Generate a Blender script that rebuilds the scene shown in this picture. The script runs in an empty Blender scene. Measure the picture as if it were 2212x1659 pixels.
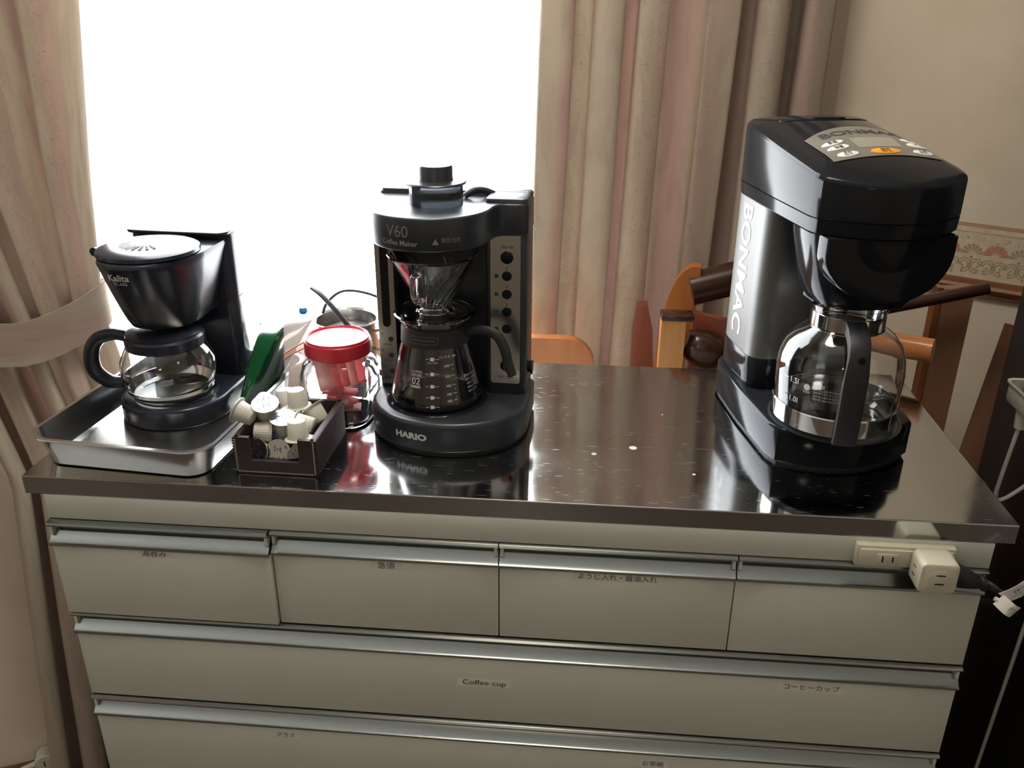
import bpy, bmesh, math, random
from mathutils import Vector, Matrix
random.seed(7)
sc = bpy.context.scene
COL = sc.collection
PI = math.pi
H = 0.92                       # worktop height above the floor; z = 0 below means worktop level

# ------------------------------------------------------------------ camera
def make_camera():
    yaw, pitch, roll, f = -0.0865, 0.4110, 0.0052, 1885.5
    loc = Vector((0.69384, -0.8970, 0.5442 + H))
    fw = Vector((math.sin(yaw)*math.cos(pitch), math.cos(yaw)*math.cos(pitch), -math.sin(pitch)))
    r = Vector((math.cos(yaw), -math.sin(yaw), 0)); u = r.cross(fw)
    r2 = r*math.cos(roll) + u*math.sin(roll); u2 = -r*math.sin(roll) + u*math.cos(roll)
    cd = bpy.data.cameras.new('camera'); cd.sensor_fit = 'HORIZONTAL'; cd.sensor_width = 36
    cd.lens = f/2212*36; cd.clip_start = 0.02
    co = bpy.data.objects.new('camera', cd); COL.objects.link(co)
    m = Matrix((r2, u2, -fw)).transposed().to_4x4(); m.translation = loc
    co.matrix_world = m
    sc.camera = co
make_camera()

# ------------------------------------------------------------------ world, exposure
w = bpy.data.worlds.new('overcast_sky'); sc.world = w; w.use_nodes = True
bg = w.node_tree.nodes['Background']; bg.inputs[0].default_value = (0.93, 0.97, 1.0, 1); bg.inputs[1].default_value = 11.0
sc.view_settings.view_transform = 'Standard'; sc.view_settings.look = 'None'
sc.view_settings.gamma = 1; sc.view_settings.use_curve_mapping = False
sc.view_settings.exposure = 0.12
sc.cycles.use_denoising = True
sc.cycles.max_bounces = 14; sc.cycles.transmission_bounces = 12; sc.cycles.transparent_max_bounces = 16
sc.cycles.diffuse_bounces = 5; sc.cycles.glossy_bounces = 6
sc.cycles.caustics_reflective = False; sc.cycles.caustics_refractive = True; sc.cycles.blur_glossy = 1.0
sc.cycles.sample_clamp_indirect = 6.0

# ------------------------------------------------------------------ room lines (counter coordinates)
WA = Vector((-0.38, 0.36, 0)); WC = Vector((1.2, 1.06, 0))
WD = (WC - WA).normalized(); WN = Vector((-WD.y, WD.x, 0))      # along the window wall, outward
RE = Vector((0.86, -0.51, 0)).normalized(); RN = Vector((-RE.y, RE.x, 0))   # along the side wall, outward
if RN.dot(Vector((0, 1, 0))) < 0: RN = -RN
FZ, CZ = -H, 1.57
def wallpt(t, off, z): p = WA + WD*t - WN*off; return Vector((p.x, p.y, z))
def sidept(s, off, z): p = WC + RE*s - RN*off; return Vector((p.x, p.y, z))
# daylight comes through the window and an unseen one added for brightness; portals guide it
WINS = ((0.10, 1.42, -0.25, 1.25), (-2.1, -0.95, -0.25, 1.25))
for t0_, t1_, z0_, z1_ in WINS:
    pl = bpy.data.lights.new('window_portal', 'AREA'); pl.shape = 'RECTANGLE'; pl.size = t1_ - t0_; pl.size_y = z1_ - z0_
    pl.cycles.is_portal = True
    po = bpy.data.objects.new('window_portal', pl); COL.objects.link(po)
    pc = wallpt((t0_ + t1_)/2, -0.06, (z0_ + z1_)/2)
    po.matrix_world = Matrix.Translation((pc.x, pc.y, pc.z + H)) @ Matrix((WD, Vector((0, 0, 1)), WN)).transposed().to_4x4()

# ------------------------------------------------------------------ materials
MATS = {}
def nodes(m): return m.node_tree.nodes, m.node_tree.links
def mat(name, col=(.5, .5, .5), rough=.5, metal=0, **kw):
    m = bpy.data.materials.new(name); m.use_nodes = True
    b = m.node_tree.nodes['Principled BSDF']
    b.inputs['Base Color'].default_value = (*col, 1); b.inputs['Roughness'].default_value = rough
    b.inputs['Metallic'].default_value = metal
    for k, v in kw.items():
        b.inputs[{'trans': 'Transmission Weight', 'ior': 'IOR', 'coat': 'Coat Weight', 'alpha': 'Alpha', 'spec': 'Specular IOR Level',
                  'sheen': 'Sheen Weight', 'aniso': 'Anisotropic'}[k]].default_value = v
    MATS[name] = m
    return m
def noise_mix(m, c1, c2, scale, detail=4, stretch=(1, 1, 1), lo=.35, hi=.65, coord='Object', bump=0, rough=None):
    N, L = nodes(m); b = N['Principled BSDF']
    tc = N.new('ShaderNodeTexCoord'); mp = N.new('ShaderNodeMapping'); mp.inputs['Scale'].default_value = stretch
    nz = N.new('ShaderNodeTexNoise'); nz.inputs['Scale'].default_value = scale; nz.inputs['Detail'].default_value = detail
    cr = N.new('ShaderNodeValToRGB'); cr.color_ramp.elements[0].position = lo; cr.color_ramp.elements[1].position = hi
    cr.color_ramp.elements[0].color = (*c1, 1); cr.color_ramp.elements[1].color = (*c2, 1)
    L.new(tc.outputs[coord], mp.inputs[0]); L.new(mp.outputs[0], nz.inputs['Vector']); L.new(nz.outputs['Fac'], cr.inputs[0])
    L.new(cr.outputs[0], b.inputs['Base Color'])
    if bump:
        bp = N.new('ShaderNodeBump'); bp.inputs['Strength'].default_value = bump; bp.inputs['Distance'].default_value = .002
        L.new(nz.outputs['Fac'], bp.inputs['Height']); L.new(bp.outputs[0], b.inputs['Normal'])
    if rough:
        mr = N.new('ShaderNodeMapRange'); mr.inputs['To Min'].default_value = rough[0]; mr.inputs['To Max'].default_value = rough[1]
        mr.inputs['From Min'].default_value = lo; mr.inputs['From Max'].default_value = hi
        L.new(nz.outputs['Fac'], mr.inputs[0]); L.new(mr.outputs[0], b.inputs['Roughness'])
    return m

mat('white_lam', (.70, .69, .64), .45)
noise_mix(MATS['white_lam'], (.60, .62, .55), (.64, .66, .59), 3)
mat('white_lam_side', (.35, .30, .24), .6)
mat('alu', (.36, .38, .37), .26, 1)
mat('black_gloss', (.012, .013, .016), .10, spec=.13)
mat('black_kalita', (.016, .020, .031), .24, spec=.35)
mat('black_satin', (.022, .026, .034), .34)
mat('black_matte', (.014, .014, .016), .55)
mat('black_glass', (.008, .009, .01), .06)
mat('white_print', (.78, .79, .8), .5)
mat('grey_print', (.22, .23, .25), .5)
mat('dark_print', (.03, .03, .03), .6)
mat('steel', (.62, .61, .59), .22, 1)
mat('steel_dark', (.30, .29, .28), .28, 1)
mat('steel_mirror', (.72, .71, .70), .08, 1)
mat('steel_tray', (.60, .59, .56), .24, 1)
mat('steel_sleeve', (.155, .155, .148), .5, 1)
mat('glass', (1, 1, 1), .0, 0, trans=1, ior=1.47)
mat('plastic_clear', (.97, .98, 1), .02, 0, trans=1, ior=1.49)
mat('smoke_clear', (.10, .11, .13), .05, 0, trans=.6, ior=1.45)
mat('red_plastic', (.62, .025, .05), .35, 0, trans=.25)
mat('pink_paper', (.85, .36, .37), .6); mat('pink_pale', (.88, .62, .60), .6)
for n_ in ('pink_paper', 'pink_pale'):
    N_, L_2 = nodes(MATS[n_]); t_ = N_.new('ShaderNodeBsdfTranslucent'); t_.inputs[0].default_value = N_['Principled BSDF'].inputs['Base Color'].default_value
    x_ = N_.new('ShaderNodeMixShader'); x_.inputs[0].default_value = .55; L_2.new(N_['Principled BSDF'].outputs[0], x_.inputs[1]); L_2.new(t_.outputs[0], x_.inputs[2]); L_2.new(x_.outputs[0], N_['Material Output'].inputs[0])
mat('brown_leather', (.028, .017, .016), .5)
mat('thread', (.55, .48, .38), .7)
mat('cup_white', (.62, .60, .54), .4)
mat('foil', (.78, .79, .82), .22, 1)
mat('foil_blue', (.06, .08, .25), .4)
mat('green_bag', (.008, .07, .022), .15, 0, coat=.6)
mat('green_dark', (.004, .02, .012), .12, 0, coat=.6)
mat('bag_brown', (.45, .30, .24), .7)
mat('zip_orange', (.85, .28, .16), .4)
mat('blue_plastic', (.03, .32, .75), .4)
mat('grey_cord', (.03, .033, .04), .4)
mat('ivory', (.58, .55, .44), .42)
mat('slot_dark', (.01, .008, .006), .7)
mat('cord_white', (.62, .60, .55), .5)
mat('paper_label', (.80, .79, .74), .55)
mat('grey_panel', (.20, .185, .16), .35, .2)
mat('lcd', (.27, .255, .21), .25)
mat('orange_button', (.78, .33, .03), .4)
mat('white_button', (.74, .74, .70), .4)
mat('red_switch', (.42, .03, .02), .35)
mat('green_led', (.02, .09, .06), .25)
mat('rack_white', (.60, .61, .54), .4)
mat('sponge', (.22, .24, .20), .9)
mat('dark_cabinet', (.010, .007, .006), .42)
mat('window_frame', (.55, .56, .57), .4, .6)
mat('ceiling_white', (.80, .78, .73), .8)

def wood(name, c1, c2, rough=.35, scale=14, stretch=(1, 1, .12)):
    m = mat(name, c1, rough, 0, coat=.2); return noise_mix(m, c1, c2, scale, 6, stretch, .3, .7)
wood('wood_orange', (.33, .10, .025), (.50, .19, .055))
wood('wood_light', (.48, .21, .065), (.62, .31, .11), .4, 40)
wood('wood_brown', (.13, .055, .028), (.21, .10, .055))
wood('wood_mid', (.24, .12, .07), (.32, .17, .10))
wood('wood_red', (.20, .045, .022), (.32, .09, .045))
wood('wood_dark', (.030, .012, .008), (.055, .022, .012), .25)
wood('wood_rail', (.16, .055, .018), (.26, .10, .035), .28, 10, (.2, 1, 1))
wood('floor_wood', (.055, .040, .032), (.085, .062, .05), .35, 5, (1, .1, 1))

m = mat('wallpaper', (.62, .50, .38), .85); noise_mix(m, (.72, .63, .505), (.77, .68, .555), 9, 6, bump=.1)
mat('frieze_cream', (.66, .56, .42), .8); noise_mix(MATS['frieze_cream'], (.62, .51, .37), (.70, .60, .46), 60, 5)
mat('frieze_pink', (.52, .24, .18), .8); mat('frieze_green', (.40, .34, .22), .8); mat('frieze_tan', (.48, .30, .19), .8)

def worktop_material():
    m = mat('worktop_steel', (.52, .53, .54), .1, 1); N, L = nodes(m); b = N['Principled BSDF']
    tc = N.new('ShaderNodeTexCoord')
    acc = None
    for k, (rot, sc_, thr) in enumerate(((.5, 26, .70), (1.7, 36, .71), (2.5, 30, .705), (.15, 42, .725), (1.1, 48, .715))):
        mp = N.new('ShaderNodeMapping'); mp.inputs['Rotation'].default_value = (0, 0, rot); mp.inputs['Scale'].default_value = (1, 16, 16)
        mp.inputs['Location'].default_value = (k*3.1, k*1.7, 0)
        nz = N.new('ShaderNodeTexNoise'); nz.inputs['Scale'].default_value = sc_; nz.inputs['Detail'].default_value = 1.5
        L.new(tc.outputs['Object'], mp.inputs[0]); L.new(mp.outputs[0], nz.inputs['Vector'])
        mr = N.new('ShaderNodeMapRange'); mr.inputs['From Min'].default_value = thr; mr.inputs['From Max'].default_value = thr + .05
        L.new(nz.outputs['Fac'], mr.inputs[0])
        if acc is None: acc = mr.outputs[0]
        else:
            mx = N.new('ShaderNodeMath'); mx.operation = 'MAXIMUM'; L.new(acc, mx.inputs[0]); L.new(mr.outputs[0], mx.inputs[1]); acc = mx.outputs[0]
    sz = N.new('ShaderNodeSeparateXYZ'); L.new(tc.outputs['Object'], sz.inputs[0])
    gt = N.new('ShaderNodeMath'); gt.operation = 'GREATER_THAN'; gt.inputs[1].default_value = -.001; L.new(sz.outputs[2], gt.inputs[0])
    mu = N.new('ShaderNodeMath'); mu.operation = 'MULTIPLY'; L.new(acc, mu.inputs[0]); L.new(gt.outputs[0], mu.inputs[1]); acc = mu.outputs[0]      # the wear is on the top face
    # dried droplets on the steel, each with its own place and size
    sp = N.new('ShaderNodeSeparateXYZ'); L.new(tc.outputs['Object'], sp.inputs[0])
    drops = None
    for (x, y, r) in ((.766, .150, .0052), (.714, .128, .0034), (.812, .258, .0012), (.84, .085, .0022)):
        d = N.new('ShaderNodeVectorMath'); d.operation = 'DISTANCE'; L.new(tc.outputs['Object'], d.inputs[0]); d.inputs[1].default_value = (x, y, 0)
        lt = N.new('ShaderNodeMath'); lt.operation = 'LESS_THAN'; L.new(d.outputs['Value'], lt.inputs[0]); lt.inputs[1].default_value = r
        if drops is None: drops = lt.outputs[0]
        else:
            mx = N.new('ShaderNodeMath'); mx.operation = 'MAXIMUM'; L.new(drops, mx.inputs[0]); L.new(lt.outputs[0], mx.inputs[1]); drops = mx.outputs[0]
    n2 = N.new('ShaderNodeTexNoise'); n2.inputs['Scale'].default_value = 7; n2.inputs['Detail'].default_value = 6
    L.new(tc.outputs['Object'], n2.inputs['Vector'])
    r0 = N.new('ShaderNodeMapRange'); r0.inputs['From Min'].default_value = .4; r0.inputs['From Max'].default_value = .75
    r0.inputs['To Min'].default_value = .07; r0.inputs['To Max'].default_value = .20
    L.new(n2.outputs['Fac'], r0.inputs[0])
    ad = N.new('ShaderNodeMath'); ad.operation = 'MULTIPLY_ADD'; L.new(acc, ad.inputs[0]); ad.inputs[1].default_value = .22; L.new(r0.outputs[0], ad.inputs[2])
    L.new(ad.outputs[0], b.inputs['Roughness'])
    # long wavelength unevenness of the sheet
    n3 = N.new('ShaderNodeTexNoise'); n3.inputs['Scale'].default_value = 3; n3.inputs['Detail'].default_value = 1
    L.new(tc.outputs['Object'], n3.inputs['Vector'])
    bp = N.new('ShaderNodeBump'); bp.inputs['Strength'].default_value = .12; bp.inputs['Distance'].default_value = .003
    L.new(n3.outputs['Fac'], bp.inputs['Height']); L.new(bp.outputs[0], b.inputs['Normal'])
    df = N.new('ShaderNodeBsdfDiffuse'); df.inputs[0].default_value = (.50, .52, .55, 1)
    ms = N.new('ShaderNodeMixShader'); L.new(drops, ms.inputs[0]); L.new(b.outputs[0], ms.inputs[1]); L.new(df.outputs[0], ms.inputs[2])
    m2 = N.new('ShaderNodeMixShader'); sc2 = N.new('ShaderNodeMath'); sc2.operation = 'MULTIPLY'; sc2.inputs[1].default_value = .06
    L.new(acc, sc2.inputs[0]); L.new(sc2.outputs[0], m2.inputs[0]); L.new(ms.outputs[0], m2.inputs[1]); L.new(df.outputs[0], m2.inputs[2])
    L.new(m2.outputs[0], N['Material Output'].inputs[0])
worktop_material()

def curtain_material(name, cream, cream2, pink, trans):
    """striped furnishing cloth with faint handwriting; UV in metres of cloth"""
    m = mat(name, cream, .9); N, L = nodes(m); b = N['Principled BSDF']
    uv = N.new('ShaderNodeUVMap'); sp = N.new('ShaderNodeSeparateXYZ'); L.new(uv.outputs[0], sp.inputs[0])
    def M(op, a, b_=None, c=None):
        n = N.new('ShaderNodeMath'); n.operation = op
        for i, v in enumerate((a, b_, c)):
            if v is None: continue
            if hasattr(v, 'links') or hasattr(v, 'is_linked'): L.new(v, n.inputs[i])
            else: n.inputs[i].default_value = v
        return n.outputs[0]
    # wobble of the stripe borders
    mp = N.new('ShaderNodeMapping'); mp.inputs['Scale'].default_value = (25, 6, 1); L.new(uv.outputs[0], mp.inputs[0])
    nz = N.new('ShaderNodeTexNoise'); nz.inputs['Scale'].default_value = 1; nz.inputs['Detail'].default_value = 6; L.new(mp.outputs[0], nz.inputs['Vector'])
    u = M('MULTIPLY_ADD', nz.outputs['Fac'], .03, sp.outputs[0])
    st = M('FRACT', M('DIVIDE', u, .205))
    cr = N.new('ShaderNodeValToRGB'); e = cr.color_ramp.elements
    stops = [(0, cream), (.10, cream), (.16, pink), (.34, pink), (.40, cream2), (.52, cream), (.60, cream2), (.66, pink), (.74, cream2), (.80, cream), (1, cream)]
    e[0].position = 0; e[0].color = (*stops[0][1], 1); e[1].position = 1; e[1].color = (*stops[-1][1], 1)
    for p, c in stops[1:-1]:
        q = e.new(p); q.color = (*c, 1)
    L.new(st, cr.inputs[0])
    # watercolour veins inside the stripes
    mp2 = N.new('ShaderNodeMapping'); mp2.inputs['Scale'].default_value = (75, 12, 1); L.new(uv.outputs[0], mp2.inputs[0])
    n2 = N.new('ShaderNodeTexNoise'); n2.inputs['Scale'].default_value = 1; n2.inputs['Detail'].default_value = 5; n2.inputs['Distortion'].default_value = .7
    L.new(mp2.outputs[0], n2.inputs['Vector'])
    vein = N.new('ShaderNodeMapRange'); vein.inputs['From Min'].default_value = .45; vein.inputs['From Max'].default_value = .7
    vein.inputs['To Max'].default_value = .30; L.new(n2.outputs['Fac'], vein.inputs[0])
    mx = N.new('ShaderNodeMixRGB'); L.new(vein.outputs[0], mx.inputs[0]); L.new(cr.outputs[0], mx.inputs[1]); mx.inputs[2].default_value = (*[c*.62 for c in pink], 1)
    # handwriting: a looping pen line running along each cream stripe
    n3 = N.new('ShaderNodeTexNoise'); n3.noise_dimensions = '1D'; n3.inputs['Scale'].default_value = 42; n3.inputs['Detail'].default_value = 1
    L.new(sp.outputs[1], n3.inputs['W'])
    n4 = N.new('ShaderNodeTexNoise'); n4.noise_dimensions = '1D'; n4.inputs['Scale'].default_value = 130; n4.inputs['Detail'].default_value = 2; L.new(sp.outputs[1], n4.inputs['W'])
    ink = None
    for k, (cen, per, amp) in enumerate(((.455, 560, .006), (.56, 470, .007), (.93, 520, .006))):
        du = M('MULTIPLY', M('SUBTRACT', M('FRACT', M('DIVIDE', sp.outputs[0], .205)), cen), .205)
        sl = M('ADD', M('MULTIPLY_ADD', du, 160.0, M('MULTIPLY', sp.outputs[1], per)), M('MULTIPLY', n4.outputs['Fac'], 16.0))       # slanted letters
        a = M('MULTIPLY', M('SUBTRACT', n3.outputs['Fac'], .22 + .05*k), amp*3.2)
        line = M('ABSOLUTE', M('SUBTRACT', du, M('MULTIPLY', M('SINE', sl), a)))
        on = M('LESS_THAN', line, .00075)
        gate = M('GREATER_THAN', n3.outputs['Fac'], .40)
        on = M('MULTIPLY', on, gate)
        ink = on if ink is None else M('MAXIMUM', ink, on)
    inkf = M('MULTIPLY', ink, .32)
    mi = N.new('ShaderNodeMixRGB'); L.new(inkf, mi.inputs[0]); L.new(mx.outputs[0], mi.inputs[1]); mi.inputs[2].default_value = (.10, .06, .05, 1)
    L.new(mi.outputs[0], b.inputs['Base Color'])
    tr = N.new('ShaderNodeBsdfTranslucent'); L.new(mi.outputs[0], tr.inputs[0])
    ms = N.new('ShaderNodeMixShader'); ms.inputs[0].default_value = trans
    L.new(b.outputs[0], ms.inputs[1]); L.new(tr.outputs[0], ms.inputs[2]); L.new(ms.outputs[0], N['Material Output'].inputs[0])
curtain_material('curtain_cloth', (.56, .49, .40), (.50, .41, .33), (.53, .40, .35), .22)

def thin_plastic(name, tint, trans, rough=.1):
    m = mat(name, tint, rough); N, L = nodes(m); b = N['Principled BSDF']
    t = N.new('ShaderNodeBsdfTransparent'); ms = N.new('ShaderNodeMixShader'); ms.inputs[0].default_value = trans
    L.new(b.outputs[0], ms.inputs[1]); L.new(t.outputs[0], ms.inputs[2]); L.new(ms.outputs[0], N['Material Output'].inputs[0])
thin_plastic('bag_film', (.85, .84, .84), .55)
def pane_material():
    m = mat('window_pane', (1, 1, 1), .02); N, L = nodes(m)
    t = N.new('ShaderNodeBsdfTransparent'); g = N.new('ShaderNodeBsdfGlossy'); g.inputs['Roughness'].default_value = .02
    fr = N.new('ShaderNodeFresnel'); fr.inputs[0].default_value = 1.1
    ms = N.new('ShaderNodeMixShader'); L.new(fr.outputs[0], ms.inputs[0]); L.new(t.outputs[0], ms.inputs[1]); L.new(g.outputs[0], ms.inputs[2])
    L.new(ms.outputs[0], N['Material Output'].inputs[0])
pane_material()
def lamp_material():
    m = mat('lamp_glow', (1, 1, 1), .5); b = m.node_tree.nodes['Principled BSDF']
    b.inputs['Emission Color'].default_value = (1, .90, .74, 1); b.inputs['Emission Strength'].default_value = 22
lamp_material()

# ------------------------------------------------------------------ mesh helpers
class MB:
    def __init__(s): s.v = []; s.f = []; s.m = []; s.xf = Matrix.Identity(4); s.uv = None
    def add(s, vs, fs, m=0):
        o = len(s.v); s.v += [s.xf @ Vector(p) for p in vs]; s.f += [[i + o for i in f] for f in fs]; s.m += [m]*len(fs); return s
    def loft(s, rings, c0=True, c1=True, closed=True, m=0, loop=False):
        n = len(rings[0]); vs = [p for r in rings for p in r]; fs = []
        K = len(rings)
        for k in range(K if loop else K - 1):
            a, b = k*n, ((k + 1) % K)*n
            for i in range(n if closed else n - 1):
                j = (i + 1) % n; fs.append([a + i, a + j, b + j, b + i])
        if c0 and not loop: fs.append(list(range(n))[::-1])
        if c1 and not loop: fs.append([(K - 1)*n + i for i in range(n)])
        return s.add(vs, fs, m)
    def prism(s, out, z0, z1, b=0, m=0, b0=None, steps=2):
        b0 = b if b0 is None else b0; rings = []
        if b0 > 0:
            rings = [[(x, y, z0 + b0 - b0*math.cos(PI/2*k/steps)) for x, y in inset(out, b0 - b0*math.sin(PI/2*k/steps))] for k in range(steps + 1)]
        else: rings = [[(x, y, z0) for x, y in out]]
        if b > 0: rings += [[(x, y, z1 - b + b*math.sin(PI/2*k/steps)) for x, y in inset(out, b - b*math.cos(PI/2*k/steps))] for k in range(steps + 1)]
        else: rings.append([(x, y, z1) for x, y in out])
        return s.loft(rings, m=m)
    def box(s, x0, x1, y0, y1, z0, z1, b=0, m=0):
        if b: return s.prism(rrect(x0, x1, y0, y1, b, 2), z0, z1, b, m)
        return s.loft([[(x0, y0, z), (x1, y0, z), (x1, y1, z), (x0, y1, z)] for z in (z0, z1)], m=m)
    def lathe(s, prof, seg=40, m=0, c=(0, 0), fn=None, loop=False):
        rings = []
        for k, (r, z) in enumerate(prof):
            rings.append([(c[0] + (fn(k, a, r) if fn else r)*math.cos(a), c[1] + (fn(k, a, r) if fn else r)*math.sin(a), z) for a in (2*PI*i/seg for i in range(seg))])
        return s.loft(rings, m=m, loop=loop)
    def tube(s, pts, r, seg=8, m=0, smooth=4, flat=1.0, cap=True):
        P = [Vector(p) for p in pts]
        if smooth and len(P) > 2: P = catmull(P, smooth)
        rs = r if isinstance(r, (list, tuple)) else [r, r]
        T0 = (P[1] - P[0]).normalized(); up = Vector((0, 0, 1)) if abs(T0.z) < .9 else Vector((1, 0, 0))
        N_ = (up - T0*up.dot(T0)).normalized(); rings = []
        for i, p in enumerate(P):
            t = (P[min(i + 1, len(P) - 1)] - P[max(i - 1, 0)]).normalized()
            N_ = (N_ - t*N_.dot(t)).normalized(); B = t.cross(N_)
            q = i/(len(P) - 1)*(len(rs) - 1); k = min(int(q), len(rs) - 2); rr = rs[k]*(1 - q + k) + rs[k + 1]*(q - k)
            rings.append([tuple(p + N_*(rr*math.cos(a)) + B*(rr*flat*math.sin(a))) for a in (2*PI*j/seg for j in range(seg))])
        return s.loft(rings, cap, cap, m=m)
    def build(s, name, mats, parent=None, smooth=35, recalc=True):
        me = bpy.data.meshes.new(name); me.from_pydata([tuple(p) for p in s.v], [], s.f)
        ms = mats if isinstance(mats, (list, tuple)) else [mats]
        for x in ms: me.materials.append(MATS[x])
        if len(ms) > 1: me.polygons.foreach_set('material_index', s.m)
        if recalc:
            bm = bmesh.new(); bm.from_mesh(me); bmesh.ops.recalc_face_normals(bm, faces=bm.faces); bm.to_mesh(me); bm.free()
        if smooth:
            me.polygons.foreach_set('use_smooth', [len(p.vertices) <= 6 for p in me.polygons]); me.set_sharp_from_angle(angle=math.radians(smooth))
        me.update()
        o = bpy.data.objects.new(name, me); COL.objects.link(o)
        if parent is not None: o.parent = parent
        return o
def catmull(P, n):
    out = []
    for i in range(len(P) - 1):
        p0, p1, p2, p3 = P[max(i - 1, 0)], P[i], P[i + 1], P[min(i + 2, len(P) - 1)]
        for k in range(n):
            t = k/n
            out.append(.5*((2*p1) + (p2 - p0)*t + (2*p0 - 5*p1 + 4*p2 - p3)*t*t + (3*p1 - p0 - 3*p2 + p3)*t**3))
    return out + [P[-1]]
def rrect(x0, x1, y0, y1, r, n=4):
    out = []
    for cx, cy, a0 in ((x1 - r, y0 + r, -PI/2), (x1 - r, y1 - r, 0), (x0 + r, y1 - r, PI/2), (x0 + r, y0 + r, PI)):
        out += [(cx + r*math.cos(a0 + PI/2*k/n), cy + r*math.sin(a0 + PI/2*k/n)) for k in range(n + 1)]
    return out
def circle(r, n=40, c=(0, 0), ry=None):
    return [(c[0] + r*math.cos(2*PI*i/n), c[1] + (ry or r)*math.sin(2*PI*i/n)) for i in range(n)]
def inset(out, d):
    if abs(d) < 1e-9: return list(out)
    n = len(out); res = []
    area = sum(out[i][0]*out[(i+1) % n][1] - out[(i+1) % n][0]*out[i][1] for i in range(n)); sg = 1 if area > 0 else -1
    for i in range(n):
        p, q, r = Vector(out[i-1]), Vector(out[i]), Vector(out[(i+1) % n])
        a = (q - p); b = (r - q)
        a = a.normalized() if a.length > 1e-9 else b.normalized(); b = b.normalized() if b.length > 1e-9 else a
        na = Vector((-a.y, a.x))*sg; nb = Vector((-b.y, b.x))*sg; nn = na + nb
        if nn.length < 1e-6: nn = na
        nn.normalize(); k = max(nn.dot(na), .4); res.append((q.x + nn.x*d/k, q.y + nn.y*d/k))
    return res
_TX = {}
def text_geo(body, size, shear=0, sx=1.0, bold=0):
    key = (body, size, shear, sx, bold)
    if key in _TX: return _TX[key]
    c = bpy.data.curves.new('txt', 'FONT'); c.body = body; c.size = size; c.align_x = 'CENTER'; c.align_y = 'CENTER'; c.shear = shear
    c.offset = bold; c.resolution_u = 3
    o = bpy.data.objects.new('txt', c); COL.objects.link(o); bpy.context.view_layer.update()
    me = bpy.data.meshes.new_from_object(o.evaluated_get(bpy.context.evaluated_depsgraph_get()))
    g = ([(v.co.x*sx, v.co.y) for v in me.vertices], [list(p.vertices) for p in me.polygons])
    bpy.data.objects.remove(o); bpy.data.curves.remove(c); bpy.data.meshes.remove(me)
    _TX[key] = g; return g
def put_text(mb, body, size, fn, m=0, **kw):
    vs, fs = text_geo(body, size, **kw); mb.add([fn(x, y) for x, y in vs], fs, m)
def ell(mb, cx, cy, rx, ry, fn, m=0, n=20):
    mb.add([fn(cx + rx*math.cos(2*PI*i/n), cy + ry*math.sin(2*PI*i/n)) for i in range(n)], [list(range(n))], m)
def rect(mb, x0, x1, y0, y1, fn, m=0):
    mb.add([fn(x0, y0), fn(x1, y0), fn(x1, y1), fn(x0, y1)], [[0, 1, 2, 3]], m)

def tag(o, label, cat, group=None):
    o['label'] = label; o['category'] = cat
    if group: o['group'] = group
    return o
def thing(name, label, cat, loc, rz=0, group=None):
    o = bpy.data.objects.new(name, None); COL.objects.link(o); o.empty_display_size = .05
    o.location = (loc[0], loc[1], loc[2] + H); o.rotation_euler = (0, 0, math.radians(rz)); return tag(o, label, cat, group)
def top(o, label, cat, group=None):        # one-mesh thing whose vertices are in counter coordinates
    n = len(o.data.vertices); c = sum((v.co for v in o.data.vertices), Vector())/n; c.z = min(v.co.z for v in o.data.vertices)
    o.data.transform(Matrix.Translation(-c)); o.location = (c.x, c.y, c.z + H); return tag(o, label, cat, group)
def struct(o):
    o['kind'] = 'structure'
    if o.parent is None: o.location.z += H
    return o
def lerp(tab, z):
    if z <= tab[0][0]: return tab[0][1]
    for (a, x), (b, y) in zip(tab, tab[1:]):
        if z <= b: return x + (y - x)*(z - a)/(b - a)
    return tab[-1][1]

# ================================================================== SETTING
def quad_wall(name, p, q, z0, z1, th, out, matn='wallpaper'):
    mb = MB(); o = out*th
    mb.loft([[(p.x, p.y, z), (q.x, q.y, z), (q.x + o.x, q.y + o.y, z), (p.x + o.x, p.y + o.y, z)] for z in (z0, z1)])
    return struct(mb.build(name, matn, smooth=0))
def wallbox(mb, t0, t1, o0, o1, z0, z1, pt=wallpt, m=0):     # o = distance in front of the wall face
    mb.loft([[tuple(pt(t, o, z)) for t, o in ((t0, o0), (t1, o0), (t1, o1), (t0, o1))] for z in (z0, z1)], m=m)
WIN, WIN_FILL = WINS
P0 = WA + WD*(-2.2); P1 = WC + RE*1.6; P2 = Vector((P1.x, -6.0, 0)); P3 = Vector((P0.x, -6.0, 0))
mb = MB(); L_ = (WC - WA).length
wallbox(mb, -2.2, WIN_FILL[0], 0, -.12, FZ, CZ); wallbox(mb, WIN_FILL[1], WIN[0], 0, -.12, FZ, CZ); wallbox(mb, WIN_FILL[0], WIN_FILL[1], 0, -.12, FZ, WIN_FILL[2]); wallbox(mb, WIN_FILL[0], WIN_FILL[1], 0, -.12, WIN_FILL[3], CZ); wallbox(mb, WIN[1], L_ + .1, 0, -.12, FZ, CZ)
wallbox(mb, WIN[0], WIN[1], 0, -.12, FZ, WIN[2]); wallbox(mb, WIN[0], WIN[1], 0, -.12, WIN[3], CZ)
struct(mb.build('wall_back', 'wallpaper', smooth=0))
mb = MB(); wallbox(mb, -.08, 1.7, 0, -.12, FZ, CZ, sidept); struct(mb.build('wall_right', 'wallpaper', smooth=0))
quad_wall('wall_far_right', P1, P2, FZ, CZ, .1, Vector((1, 0, 0)))
quad_wall('wall_front', P2, P3, FZ, CZ, .1, Vector((0, -1, 0)))
quad_wall('wall_left', P3, P0, FZ, CZ, .1, Vector((-1, 0, 0)))
poly = [P0, WC, P1, P2, P3]
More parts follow.
